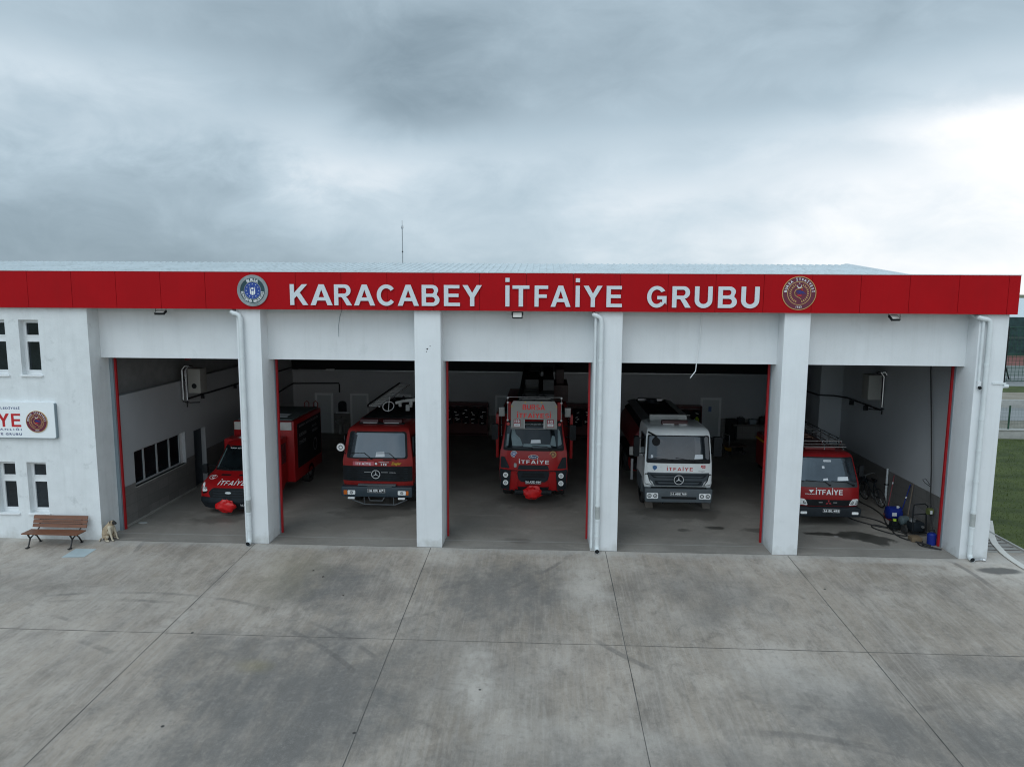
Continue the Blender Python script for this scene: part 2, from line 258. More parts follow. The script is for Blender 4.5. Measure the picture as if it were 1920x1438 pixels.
def floor_mat():
    h = nmat('garage_floor_concrete'); ma, noise, mr, mix = h.ma, h.noise, h.mrange, h.mix
    h.b.inputs['Roughness'].default_value = .55
    c = mix(mr(noise(.5, 6, .6, dist=.5), .35, .7), (.205, .188, .167), (.285, .262, .234)); c = mix(mr(noise(1.6, 6, .65, (5, 5, 5), (.5, 1.6, 1), .6), .52, .72, 0, .6), c, (.32, .295, .26))
    c = mix(mr(noise(12, 5, .7), .5, .75, 0, .4), c, (.12, .118, .11))
    wob = ma('MULTIPLY', ma('SUBTRACT', noise(2.2, 5, .6, (3, 3, 3)), .5), 2.2)
    wet = None
    for cx, cy, rx, ry, a in ((8.75, 1.85, .45, .14, .9), (9.6, 1.75, .55, .35, .9), (10.15, 1.45, .45, .45, .9), (9.2, 1.75, .5, .12, .9), (5.65, 2.2, .28, .12, .8), (4.6, 1.9, .25, .18, .6), (7.1, 2.0, .7, .25, .5), (-9.9, 2.0, .9, .4, .45), (-5.1, 3.2, 1.2, .8, .4), (4.8, 3.6, 1.2, .8, .4), (0, 4.6, 1.3, .9, .4), (-.4, .7, .4, .2, .3)):
        k = ma('MULTIPLY', h.blob(cx, cy, rx, ry, .22, wob), a); c = mix(k, c, (.05, .048, .042)); wet = k if wet is None else ma('MAXIMUM', wet, k)
    c = mix(ma('MULTIPLY', h.blob(9.1, 1.62, .07, .03, .2), .9), c, (.5, .5, .5))
    for yy in (.62,):
        c = mix(mr(ma('ABSOLUTE', ma('SUBTRACT', h.y, yy)), .022, .012, 0, .7), c, (.36, .36, .34))
    h.L.new(c, h.b.inputs['Base Color']); h.L.new(ma('SUBTRACT', .6, ma('MULTIPLY', wet, .35)), h.b.inputs['Roughness'])
    return h.m
def grass_mat():
    h = nmat('lawn_soil'); c = h.mix(h.mrange(h.noise(.6, 6, .65, sc=(1, 2.2, 1)), .35, .68), (.040, .058, .010), (.09, .115, .024)); c = h.mix(h.mrange(h.noise(30, 3, .7), .35, .7, 0, .6), c, (.04, .06, .02))
    h.L.new(c, h.b.inputs['Base Color']); h.b.inputs['Roughness'].default_value = .95; return h.m
def ground_mat(name, a, b, s=.8):
    h = nmat(name); c = h.mix(h.mrange(h.noise(s, 7, .65), .35, .68), a, b); c = h.mix(h.mrange(h.noise(25, 3, .7), .4, .7, 0, .5), c, tuple(x*.6 for x in a)); h.L.new(c, h.b.inputs['Base Color']); h.b.inputs['Roughness'].default_value = .95; return h.m
def dado_mat():
    h = nmat('stone_dado'); bt = h.N.new('ShaderNodeTexBrick'); mp = h.N.new('ShaderNodeCombineXYZ')
    h.L.new(h.ma('ADD', h.x, h.y), mp.inputs[0]); h.L.new(h.z, mp.inputs[1]); h.L.new(mp.outputs[0], bt.inputs[0]); bt.offset = 0
    for k, v in (('Scale', 1.0), ('Mortar Size', .006), ('Brick Width', .62), ('Row Height', .32)): bt.inputs[k].default_value = v
    bt.inputs['Color1'].default_value = (.150, .148, .142, 1); bt.inputs['Color2'].default_value = (.195, .19, .182, 1); bt.inputs['Mortar'].default_value = (.10, .10, .097, 1)
    c = h.mix(h.mrange(h.noise(6, 5), .4, .7, 0, .4), bt.outputs[0], (.12, .12, .115)); h.L.new(c, h.b.inputs['Base Color']); h.b.inputs['Roughness'].default_value = .45; return h.m
CON = concrete(); FLO = floor_mat(); LAWN = grass_mat(); DADO = dado_mat()
GRAV = ground_mat('gravel_dirt', (.16, .15, .12), (.25, .24, .20)); ROADM = ground_mat('road_asphalt', (.22, .23, .23), (.28, .29, .29), .2)
COURT = ground_mat('court_red', (.20, .07, .06), (.25, .10, .085), .1); FIELD = ground_mat('far_field', (.09, .11, .05), (.16, .17, .09), .02); EARTH = ground_mat('bare_earth', (.26, .23, .18), (.33, .30, .25), .3)

# ------------------------------------------------------------------ mesh helpers
class MB:
    def __init__(s): s.v = []; s.f = []; s.mi = []; s.k = 0
    def add(s, vs, fs):
        o = len(s.v); s.v += [tuple(v) for v in vs]; s.f += [tuple(i+o for i in f) for f in fs]; s.mi += [s.k]*len(fs); return s
    def box(s, x0, x1, y0, y1, z0, z1):
        return s.add([(x0, y0, z0), (x1, y0, z0), (x1, y1, z0), (x0, y1, z0), (x0, y0, z1), (x1, y0, z1), (x1, y1, z1), (x0, y1, z1)],
                     [(0, 3, 2, 1), (4, 5, 6, 7), (0, 1, 5, 4), (1, 2, 6, 5), (2, 3, 7, 6), (3, 0, 4, 7)])
    def tube(s, pts, r, n=8, caps=True, closed=False):
        pts = [Vector(p) for p in pts]; m = len(pts); rs = r if isinstance(r, (list, tuple)) else [r]*m
        up = None; vs = []
        for i, p in enumerate(pts):
            if closed: t = (pts[(i+1) % m]-pts[i-1])
            else: t = pts[min(i+1, m-1)]-pts[max(i-1, 0)]
            t.normalize()
            if up is None: up = t.orthogonal().normalized()
            else:
                up = up-t*up.dot(t)
                up = up.normalized() if up.length > 1e-6 else t.orthogonal().normalized()
            w = t.cross(up)
            for k in range(n):
                a = 2*pi*k/n; vs.append(p+(up*cos(a)+w*sin(a))*rs[i])
        fs = []
        for i in range(m if closed else m-1):
            j = (i+1) % m
            for k in range(n): fs.append((i*n+k, i*n+(k+1) % n, j*n+(k+1) % n, j*n+k))
        if caps and not closed: fs += [tuple(range(n))[::-1], tuple(range((m-1)*n, m*n))]
        return s.add(vs, fs)
    def disc(s, c, r, n=32, y=0, rin=0, thick=0):      # facing -Y
        cx, cz = c
        vo = [(cx+r*cos(2*pi*k/n), y, cz+r*sin(2*pi*k/n)) for k in range(n)]
        if rin:
            vi = [(cx+rin*cos(2*pi*k/n), y, cz+rin*sin(2*pi*k/n)) for k in range(n)]
            s.add(vo+vi, [(k, (k+1) % n, n+(k+1) % n, n+k) for k in range(n)])
        else: s.add(vo, [tuple(range(n))])
        if thick: s.add(vo+[(a, y+thick, b) for a, _, b in vo], [(k, n+k, n+(k+1) % n, (k+1) % n) for k in range(n)])
        return s
    def prism(s, poly, axis, a, b):     # poly = 2d outline; extruded along axis from a to b
        def P(u, v, w): return {'x': (w, u, v), 'y': (u, w, v), 'z': (u, v, w)}[axis]
        n = len(poly); vs = [P(u, v, a) for u, v in poly]+[P(u, v, b) for u, v in poly]
        return s.add(vs, [tuple(range(n)), tuple(range(n, 2*n))[::-1]]+[(k, n+k, n+(k+1) % n, (k+1) % n) for k in range(n)])
    def panel(s, outl, surf, off, K=5, rim=.03):
        n = len(outl); cx = sum(p[0] for p in outl)/n; cz = sum(p[1] for p in outl)/n; vs = [(cx, surf(cx, cz)-off, cz)]
        for k in range(1, K+1):
            for x, z in outl:
                X = cx+(x-cx)*k/K; Zz = cz+(z-cz)*k/K; vs.append((X, surf(X, Zz)-off, Zz))
        for x, z in outl: vs.append((x, surf(x, z)-off+rim+off, z))
        fs = [(0, 1+i, 1+(i+1) % n) for i in range(n)]
        for k in range(K):
            a = 1+k*n; b = a+n
            fs += [(a+i, b+i, b+(i+1) % n, a+(i+1) % n) for i in range(n)]
        return s.add(vs, fs)
    def build(s, name, m, parent=None, smooth=False, bevel=0, ang=35):
        me = bpy.data.meshes.new(name); bm = bmesh.new(); bv = [bm.verts.new(v) for v in s.v]
        for f, mi in zip(s.f, s.mi):
            try: q = bm.faces.new([bv[i] for i in f]); q.material_index = mi; q.smooth = smooth
            except ValueError: pass
        if bevel or smooth:
            bmesh.ops.remove_doubles(bm, verts=bm.verts, dist=1e-5)
        bmesh.ops.recalc_face_normals(bm, faces=bm.faces)
        if bevel:
            es = [e for e in bm.edges if len(e.link_faces) == 2 and e.calc_face_angle(0) > .6]
            bmesh.ops.bevel(bm, geom=es, offset=bevel, segments=2, affect='EDGES', profile=.6)
            for q in bm.faces: q.smooth = True
        if smooth or bevel:
            for e in bm.edges:
                if len(e.link_faces) == 2: e.smooth = e.calc_face_angle(0) < radians(ang)
        bm.to_mesh(me); bm.free()
        for x in (m if isinstance(m, (list, tuple)) else [m]): me.materials.append(x)
        o = bpy.data.objects.new(name, me); C.objects.link(o)
        if parent: o.parent = parent
        return o
def thing(name, label, cat, loc=(0, 0, 0), rz=0, group=None):
    o = bpy.data.objects.new(name, None); C.objects.link(o); o.location = loc; o.rotation_euler = (0, 0, rz); o.empty_display_size = .2
    o['label'] = label; o['category'] = cat
    if group: o['group'] = group
    return o
def tag(o, label, cat, group=None, loc=None):
    o['label'] = label; o['category'] = cat
    if group: o['group'] = group
    return o
def struct(o): o['kind'] = 'structure'; return o
def copy_tree(o, parent=None):
    c = o.copy(); C.objects.link(c)
    if parent: c.parent = parent
    for ch in [x for x in o.children]: copy_tree(ch, c)
    return c
def rpoly(pts, r, n=4):                 # rounded polygon outline
    out = []; m = len(pts)
    for i in range(m):
        p = Vector(pts[i]); a = Vector(pts[i-1]); b = Vector(pts[(i+1) % m]); da = (a-p); db = (b-p); ra = min(r, da.length*.45, db.length*.45)
        A = p+da.normalized()*ra; B = p+db.normalized()*ra
        for k in range(n+1):
            t = k/n; q = A*(1-t)**2+p*2*t*(1-t)+B*t*t; out.append((q.x, q.y))
    res = []                             # subdivide long edges so that panels can follow curved surfaces
    for i in range(len(out)):
        a = Vector(out[i]); b = Vector(out[(i+1) % len(out)]); k = max(1, int((b-a).length/.18))
        for j in range(k): q = a.lerp(b, j/k); res.append((q.x, q.y))
    return res
def rect(x0, x1, z0, z1, r=.03): return rpoly([(x0, z0), (x1, z0), (x1, z1), (x0, z1)], r)
def flat(y=0): return lambda x, z: y
_dg = []
def glyphs(txt, bold=0.0, shear=0.0, extrude=0.0, spacing=1.0):
    cu = bpy.data.curves.new('t', 'FONT'); cu.body = txt; cu.size = 1; cu.offset = bold; cu.shear = shear; cu.extrude = extrude; cu.space_character = spacing; cu.resolution_u = 3
    o = bpy.data.objects.new('t', cu); C.objects.link(o); dg = bpy.context.evaluated_depsgraph_get(); ev = o.evaluated_get(dg); me = ev.to_mesh()
    vs = [tuple(v.co) for v in me.vertices]; fs = [tuple(p.vertices) for p in me.polygons]; ev.to_mesh_clear(); bpy.data.objects.remove(o); bpy.data.curves.remove(cu)
    return vs, fs
def text(mb, txt, x0, x1, z0, z1, surf, off, bold=.02, shear=0, extrude=0, spacing=1.0, keepcap=None):
    """fit txt into the box x0..x1, z0..z1 on a front-facing surface"""
    vs, fs = glyphs(txt, bold, shear, extrude, spacing)
    if not vs: return
    ax = min(v[0] for v in vs); bx = max(v[0] for v in vs); az = min(v[1] for v in vs); bz = max(v[1] for v in vs)
    if x1 is None: x1 = x0+(bx-ax)*(z1-z0)/(bz-az)
    sx = (x1-x0)/(bx-ax); sz = (z1-z0)/(bz-az)
    out = []
    for v in vs:
        X = x0+(v[0]-ax)*sx; Zz = z0+(v[1]-az)*sz; out.append((X, surf(X, Zz)-off-v[2], Zz))
    mb.add(out, fs)
def _arc(cx, cz, rx, rz, a0, a1, n=14): return [(cx+rx*cos(radians(a0+(a1-a0)*i/n)), cz+rz*sin(radians(a0+(a1-a0)*i/n))) for i in range(n+1)]
def _stroke(pts, w):
    L_, R_ = [], []
    for i, p in enumerate(pts):
        a = Vector(pts[max(i-1, 0)]); c = Vector(pts[min(i+1, len(pts)-1)]); d = (c-a).normalized(); n_ = Vector((-d.y, d.x))*w/2; p = Vector(p); L_.append(tuple(p+n_)); R_.append(tuple(p-n_))
    return L_+R_[::-1]
def _caps():
    s = .19; h = s/2; D = {}
    D['E'] = (.70, [[(0, 0), (.70, 0), (.70, .16), (s, .16), (s, .43), (.64, .43), (.64, .59), (s, .59), (s, .84), (.68, .84), (.68, 1), (0, 1)]])
    D['F'] = (.63, [[(0, 0), (s, 0), (s, .42), (.57, .42), (.57, .58), (s, .58), (s, .84), (.63, .84), (.63, 1), (0, 1)]])
    D['T'] = (.74, [[(.37-h, 0), (.37+h, 0), (.37+h, .84), (.74, .84), (.74, 1), (0, 1), (0, .84), (.37-h, .84)]])
    D['I'] = (s, [[(0, 0), (s, 0), (s, 1), (0, 1)]])
    D['İ'] = (s, [[(0, 0), (s, 0), (s, 1), (0, 1)], [(0, 1.16), (s, 1.16), (s, 1.35), (0, 1.35)]])
    D['L'] = (.64, [[(0, 0), (.64, 0), (.64, .16), (s, .16), (s, 1), (0, 1)]])
    D['K'] = (.84, [[(0, 0), (s, 0), (s, .31), (.32, .44), (.60, 0), (.84, 0), (.46, .60), (.82, 1), (.57, 1), (s, .58), (s, 1), (0, 1)]])
    D['Y'] = (.86, [[(.43-h, 0), (.43+h, 0), (.43+h, .42), (.86, 1), (.63, 1), (.43, .63), (.23, 1), (0, 1), (.43-h, .42)]])
    D['A'] = (.90, [[(0, 0), (.205, 0), (.28, .225), (.62, .225), (.695, 0), (.90, 0), (.555, 1), (.345, 1)], [(.335, .385), (.565, .385), (.45, .76)]])
    D['U'] = (.76, [_stroke([(h, 1), (h, .8), (h, .38)]+_arc(.38, .36, .38-h, .36-.08, 180, 360)+[(.76-h, .38), (.76-h, .8), (.76-h, 1)], s)])
    D['C'] = (.84, [_stroke(_arc(.44, .5, .345, .42, 38, 322, 26), s*.95)])
    D['G'] = (.88, [_stroke(_arc(.44, .5, .345, .42, 42, 312, 26)+[(.78, .20), (.785, .30)], s*.92)[:]] )
    D['G'] = (.88, [[*_arc(.44, .5, .44, .51, 33, 330, 28), (.88, .13), (.88, .54), (.46, .54), (.46, .38), (.69, .38), (.69, .22), *_arc(.44, .5, .255, .34, 318, 40, 26)]])
    D['R'] = (.82, [[(0, 0), (s, 0), (s, .40), (.30, .40), (.37, .37), (.58, 0), (.82, 0), (.62, .33), (.54, .43), *_arc(.50, .71, .27, .29, -78, 90, 12), (0, 1)], [(s, .56), (.46, .56), *_arc(.47, .70, .11, .14, -80, 80, 6), (.46, .84), (s, .84)]])
    D['B'] = (.79, [[(0, 0), (.46, 0), *_arc(.50, .285, .29, .285, -88, 55, 12), *_arc(.47, .755, .26, .245, -35, 90, 10), (0, 1)], [(s, .16), (.45, .16), *_arc(.48, .29, .11, .13, -80, 80, 6), (.45, .43), (s, .43)], [(s, .585), (.43, .585), *_arc(.45, .715, .10, .125, -80, 80, 6), (.43, .84), (s, .84)]])
    D['S'] = (.76, [_stroke(_arc(.38, .715, .27, .205, 20, 180, 12)+[(.15, .62)]+[(.30, .52), (.46, .47)]+_arc(.38, .285, .285, .205, 45, -90, 10)+_arc(.38, .285, .285, .205, -95, -160, 6), s*.86)])
    return D
CAPS = _caps()
def cap_glyph(ch, extrude=0.0):
    w, cs = CAPS[ch]; cu = bpy.data.curves.new('t', 'CURVE'); cu.dimensions = '2D'; cu.fill_mode = 'BOTH'; cu.extrude = extrude
    for c in cs:
        sp_ = cu.splines.new('POLY'); sp_.points.add(len(c)-1); sp_.use_cyclic_u = True
        for p_, q in zip(sp_.points, c): p_.co = (q[0], q[1], 0, 1)
    o = bpy.data.objects.new('t', cu); C.objects.link(o); ev = o.evaluated_get(bpy.context.evaluated_depsgraph_get()); me = ev.to_mesh()
    vs = [tuple(v.co) for v in me.vertices]; fs = [tuple(p.vertices) for p in me.polygons]; ev.to_mesh_clear(); bpy.data.objects.remove(o); bpy.data.curves.remove(cu); return w, vs, fs
_cg = {}
def caps_text(mb, txt, x0, x1, z0, z1, surf, off, shear=0, gap=.13):
    ws = [CAPS[c][0] if c != ' ' else .3 for c in txt]; tot = sum(ws)+gap*(len(txt)-1); k = (x1-x0)/tot; h = z1-z0; x = x0
    for c, w in zip(txt, ws):
        if c != ' ':
            if c not in _cg: _cg[c] = cap_glyph(c)
            _, vs, fs = _cg[c]; mb.add([(x+v[0]*k+shear*v[1]*h, surf(x+v[0]*k, z0+v[1]*h)-off, z0+v[1]*h) for v in vs], fs)
        x += (w+gap)*k
def arc_text(mb, txt, cx, cz, r, size, a_mid, step, y, inward=False, bold=.02):
    n = len(txt)
    for i, ch in enumerate(txt):
        if ch == ' ': continue
        vs, fs = glyphs(ch, bold); ax = min(v[0] for v in vs); bx = max(v[0] for v in vs)
        a = a_mid+(i-(n-1)/2)*step*(1 if inward else -1); rot = a+(pi/2 if inward else -pi/2)
        out = []
        for v in vs:
            lx = (v[0]-(ax+bx)/2)*size; lz = (v[1]-.35)*size
            out.append((cx+r*cos(a)+lx*cos(rot)-lz*sin(rot), y, cz+r*sin(a)+lx*sin(rot)+lz*cos(rot)))
        mb.add(out, fs)
def star_poly(cx, cz, r, n=5, rot=pi/2, k=.4): return [(cx+(r if i % 2 == 0 else r*k)*cos(rot+i*pi/n), cz+(r if i % 2 == 0 else r*k)*sin(rot+i*pi/n)) for i in range(2*n)]
def poly_face(mb, pts, y): mb.add([(a, y, b) for a, b in pts], [tuple(range(len(pts)))])
def crescent(mb, cx, cz, r, y, rot=0, k=.8, sh=.25):
    o = []; n = 20
    for i in range(n+1): a = rot+radians(40)+(2*pi-radians(80))*i/n; o.append((cx+r*cos(a), cz+r*sin(a)))
    q = []
    for i in range(n+1): a = rot+radians(52)+(2*pi-radians(104))*i/n; q.append((cx+sh*r*cos(rot)+r*k*cos(a), cz+sh*r*sin(rot)+r*k*sin(a)))
    vs = [(a, y, b) for a, b in o]+[(a, y, b) for a, b in q]
    mb.add(vs, [(i, i+1, n+2+i, n+1+i) for i in range(n)])
def plane(name, x0, x1, y0, y1, z, m, parent=None):
    b = MB(); b.add([(x0, y0, z), (x1, y0, z), (x1, y1, z), (x0, y1, z)], [(0, 1, 2, 3)]); return b.build(name, m, parent)

# ------------------------------------------------------------------ emblems
def city_emblem(root, y, r, cx=0, cz=0):
    b = MB(); b.disc((cx, cz), r, 48, y-.035, r*.80, .035); b.disc((cx, cz), r*.56, 40, y-.034, r*.53); b.build('rim', mat('brushed_rim', (.30, .33, .34), .42, .7, var=.35, scale=2.5), root, True)
    b = MB(); b.disc((cx, cz), r*.80, 40, y-.028); b.build('band', TEAL, root)
    b = MB(); b.disc((cx, cz), r*.53, 40, y-.031); b.build('disc', BLUE, root)
    b = MB()
    for i in range(12): a = i*pi/6; poly_face(b, star_poly(cx+r*.41*cos(a), cz+r*.41*sin(a), r*.045), y-.034)
    poly_face(b, [(cx-.17*r, cz+.28*r), (cx-.12*r, cz+.10*r), (cx-.08*r, cz-.05*r), (cx-.08*r, cz-.28*r), (cx-.17*r, cz-.18*r)], y-.034); poly_face(b, [(cx+.17*r, cz+.28*r), (cx+.12*r, cz+.10*r), (cx+.08*r, cz-.05*r), (cx+.08*r, cz-.28*r), (cx+.17*r, cz-.18*r)], y-.034)
    poly_face(b, [(cx-.06*r, cz-.02*r), (cx+.06*r, cz-.02*r), (cx+.06*r, cz-.26*r), (cx, cz-.3*r), (cx-.06*r, cz-.26*r)], y-.034); b.disc((cx, cz+.13*r), r*.075, 14, y-.034); b.build('shield', WHITE, root)
    b = MB(); arc_text(b, 'BURSA', cx, cz, r*.67, r*.26, pi/2, .23, y-.0345, bold=.03); arc_text(b, 'BÜYÜKŞEHİR BELEDİYESİ', cx, cz, r*.67, r*.2, -pi/2, .142, y-.0345, True, .03); b.build('lettering', WHITE, root)
def brigade_emblem(root, y, r, cx=0, cz=0):
    b = MB(); b.disc((cx, cz), r, 48, y-.02, r*.96, .02); b.disc((cx, cz), r*.70, 40, y-.0185, r*.665)
    for sgn in (-1, 1):
        for i in range(11):
            a = -pi/2+sgn*(.28+i*.235); R = r*.52; px, pz = cx+R*cos(a), cz+R*sin(a)
            for q in (-1, 1):
                d = a+sgn*pi/2+q*.6; poly_face(b, [(px, pz), (px+.05*r*cos(d+.6), pz+.05*r*sin(d+.6)), (px+.11*r*cos(d), pz+.11*r*sin(d)), (px+.05*r*cos(d-.6), pz+.05*r*sin(d-.6))], y-.0186)
    pts = [(.2, .33), (-.05, .27), (-.2, .2), (-.27, .05), (-.24, -.12), (-.1, -.22), (.05, -.29), (.14, -.38)]
    b.tube([(cx+a*r, y-.019, cz+c*r) for a, c in pts], r*.022, 5); b.build('gilding', GOLD, root)
    b = MB(); b.disc((cx, cz), r*.96, 48, y-.017); b.build('disc', MAROON, root)
    b = MB(); arc_text(b, 'BURSA İTFAİYESİ', cx, cz, r*.82, r*.20, pi/2, .205, y-.0188, bold=.025); arc_text(b, '1923', cx, cz, r*.82, r*.16, -pi/2, .12, y-.0188, True, .02)
    crescent(b, cx, cz+.42*r, r*.13, y-.0188, pi/2); poly_face(b, star_poly(cx, cz+.58*r, r*.045), y-.0188); b.build('lettering', WHITE, root)
    b = MB()
    for i in range(7):
        t = i*.065; b.tube([(cx-.18*r+t*r, y-.018, cz+.18*r-abs(i-2)*.02*r), (cx-.02*r+t*r, y-.018, cz-.05*r+(i % 2)*.05*r)], r*.02, 4)
    b.build('bird', BLUE, root); b = MB(); b.tube([(cx-.1*r, y-.018, cz-.13*r), (cx+.14*r, y-.018, cz-.13*r)], r*.03, 4); b.tube([(cx+.1*r, y-.018, cz+.24*r), (cx+.2*r, y-.018, cz+.2*r)], r*.025, 4); b.build('flame', BRED, root)

# ------------------------------------------------------------------ the ground
SL = .0363
def gz(y): return SL*y if y < 0 else 0
b = MB(); ys = [-4000, -300, -60, -25, 0]; zsd = [-2.2, -2.2, -2.2, -.91, 0]
b = MB(); b.add([(-24, -40, -1.452), (13.9, -40, -1.452), (13.9, 0, 0), (-24, 0, 0)], [(0, 1, 2, 3)]); struct(b.build('concrete_apron', CON))
b = MB(); b.add([(-4000, 60, -.06), (4000, 60, -.06), (4000, 4000, -.06), (-4000, 4000, -.06)], [(0, 1, 2, 3)]); b.add([(-4000, 0, -.06), (4000, 0, -.06), (4000, 60, -.06), (-4000, 60, -.06)], [(0, 1, 2, 3)]); b.add([(-4000, -40, -1.51), (4000, -40, -1.51), (4000, 0, -.06), (-4000, 0, -.06)], [(0, 1, 2, 3)]); b.add([(-4000, -4000, -1.51), (4000, -4000, -1.51), (4000, -40, -1.51), (-4000, -40, -1.51)], [(0, 1, 2, 3)]); struct(b.build('ground', FIELD))
# sawn joints in the apron: thin dark filled lines
def joint(name, p, q, w):
    p = Vector(p); q = Vector(q); d = (q-p).normalized(); n = Vector((-d.y, d.x)); k = 40; b = MB(); vs = []
    for i in range(k+1):
        c = p.lerp(q, i/k)+n*random.uniform(-.004, .004); ww = w*random.uniform(.6, 1.25)
        for sgn in (-1, 1): e = c+n*ww*sgn; vs.append((e.x, e.y, gz(e.y)+.004))
    b.add(vs, [(2*i, 2*i+1, 2*i+3, 2*i+2) for i in range(k)]); return struct(b.build(name, mat('joint_filler', (.085, .08, .073), .9, var=.4, scale=2)))
for x in (-7.86, -2.80, 2.11, 7.12): joint('apron_joint', (x, -.05), (x-.0, -24), .008)
joint('apron_joint', (-24, -5.05), (13.9, -5.05), .007); joint('apron_joint', (-24, -10.6), (13.9, -10.6), .007)
struct(plane('garage_floor', -12.9, 12.3, 0.0, 19.5, .003, FLO))
b = MB(); b.box(-12.3, 11.7, -.012, .0, -.01, .0035); struct(b.build('threshold_joint', mat('joint_filler', (.05, .05, .05))))
# paving strip and lawn to the right of the building
b = MB(); b.add([(12.3, 0, .001), (13.9, 0, .001), (13.9, 3.5, .001), (12.3, 3.5, .001)], [(0, 1, 2, 3)]); struct(b.build('side_paving', CON))
b = MB(); b.add([(13.95, .25, .0), (60, .25, 0), (60, 16.9, 0), (12.5, 16.9, 0), (12.5, 3.5, 0), (13.95, 3.5, 0)], [(0, 1, 2, 3, 4, 5)]); struct(b.build('lawn', LAWN))
b = MB(); b.add([(13.95, -40, -1.46), (60, -40, -1.46), (60, .2, -.005), (13.95, .2, -.005)], [(0, 1, 2, 3)]); struct(b.build('paved_yard', CON))
b = MB(); rg = random.Random(3)
for i in range(26000):
    x = rg.uniform(13.98, 30); y = rg.uniform(.25, 16.8)
    if y > 1.5*(x-13) + 6: continue
    a = rg.uniform(0, pi); h = rg.uniform(.025, .055); w = .012; dx, dy = cos(a)*w, sin(a)*w; lx, ly = rg.uniform(-.02, .02), rg.uniform(-.02, .02)
    b.add([(x-dx, y-dy, 0), (x+dx, y+dy, 0), (x+lx, y+ly, h)], [(0, 1, 2)])
g = b.build('grass', mat('grass_blade', (.075, .108, .018), .8, var=.6, scale=1.6, stretch=(.5, 2.6, 1))); g['kind'] = 'stuff'; tag(g, 'short mown green grass beside the fire station', 'grass')
for nm, y0, y1, z, m in (('gravel_strip', 17.3, 22.2, .0, GRAV), ('service_road', 22.2, 27.2, .01, ROADM), ('earth_bank', 27.2, 34.3, .02, EARTH), ('grass_verge', 34.3, 37.9, .03, LAWN), ('far_road', 37.9, 45.2, .02, ROADM), ('court_apron', 45.2, 54.5, .025, mat('court_grey', (.16, .18, .17), .9)), ('sports_court', 54.5, 66, .03, COURT)):
    struct(plane(nm, 13, 400, y0, y1, z, m))
b = MB(); b.box(44, 300, 44.6, 45.6, .03, .06); struct(b.build('green_road_line', mat('green_paint', (.05, .22, .12), .7)))
b = MB(); b.box(13, 90, 16.9, 17.25, 0, .42); b.box(13, 90, 16.86, 17.29, .42, .47); tag(b.build('garden_wall', CONCR, bevel=.01), 'low concrete wall at the far edge of the lawn', 'wall')
b = MB(); b.box(13, 90, 27.0, 27.3, 0, .5); tag(b.build('retaining_wall', CONCR), 'low concrete wall holding the pale earth bank beyond the road', 'wall')
b = MB(); b.box(13.9, 13.96, .25, 3.6, 0, .05); b.box(13.96, 40, .2, .26, -.01, .05); tag(b.build('lawn_edging', CONCR), 'thin concrete edging strip at the near corner of the lawn', 'kerb')
t = thing('drain_grate', 'rusty slotted drain channel in the paving beside the lawn', 'drain', (0, 0, 0))
b = MB(); b.box(12.6, 13.88, .55, 1.95, .003, .006); b.build('grate_frame', mat('drain_slab', (.27, .26, .24), .8, scale=5), t)
b = MB()
for k in range(5): b.box(12.65, 13.85, .72+k*.28, .76+k*.28, .007, .012)
b.build('slot', mat('rust', (.05, .03, .025), .8), t)
# mesh fence with green posts behind the lawn and the court fence further off
t = thing('mesh_fence', 'green wire mesh fence with slim posts on the low lawn wall', 'fence')
for k in range(12):
    x = 23.64+(k-3)*2.6*1.0; b = MB(); b.box(x-.03, x+.03, 17.05, 17.11, .47, 1.66); b.build('post', GREEN, t)
b = MB()
for k in range(7): b.tube([(13.4, 17.05, .55+k*.18), (44, 17.05, .55+k*.18)], .0035, 3)
for k in range(200): b.tube([(13.4+k*.15, 17.05, .5), (13.4+k*.15, 17.05, 1.64)], .0018, 3)
b.build('wire_mesh', GREEN, t)
t = thing('court_fence', 'tall dark mesh fence with black posts round the red sports court', 'fence')
for k in range(16):
    x = 37.88+k*3.0; b = MB(); b.tube([(x, 40.5+0*k, 0), (x, 40.5, 4.6)], .08, 8); b.tube([(x, 40.5, 1.4), (x+1.6, 42.4, .05)], .06, 6); b.build('post', BLACK, t)
b = MB()
for z in (.15, 2.3, 4.5): b.tube([(36, 40.5, z), (84, 40.5, z)], .035, 5)
for k in range(160): b.tube([(36+k*.3, 40.5, .1), (36+k*.3, 40.5, 4.5)], .016, 3)
for k in range(14): b.tube([(36, 40.5, .3+k*.3), (84, 40.5, .3+k*.3)], .016, 3)
b.build('wire_mesh', GREEN, t)
t = thing('court_screen', 'dark green wind screen standing behind the red sports court', 'screen')
b = MB(); b.box(36, 120, 66.2, 66.3, .1, 2.0); b.box(36, 120, 66.2, 66.3, 2.25, 4.5); b.build('screen_mesh', mat('screen_green', (.018, .045, .045), .85, var=.5, scale=1.5), t)
for k in range(22): b = MB(); b.tube([(36+k*4, 66.0, 0), (36+k*4, 66.0, 4.7)], .07, 6); b.build('post', BLACK, t)
t = thing('sports_hall', 'long low hall with green mesh sides and pale sloping roof beyond the court', 'hall')
b = MB(); b.box(70, 150, 96, 130, 0, 2.0); b.build('wall', mat('hall_wall', (.10, .13, .12), .8, scale=.3), t)
b = MB(); b.prism([(93, 3.5), (112, 6.4), (132, 3.5), (132, 3.2), (112, 6.1), (93, 3.2)], 'x', 66, 152); b.build('roof', mat('pale_roof', (.60, .66, .68), .5), t)
b = MB(); b.box(70, 150, 96.2, 96.4, 2.0, 3.3); b.build('mesh_side', mat('green_mesh', (.03, .07, .065), .8, scale=1, var=.4), t)
for k in range(9): b = MB(); b.tube([(70+k*10, 95.6, 0), (70+k*10, 95.6, 3.4)], .14, 6); b.tube([(70+k*10, 95.6, 4.4), (72+k*10, 95.6, 7.6)], .05, 4); b.build('post', BLACK, t)

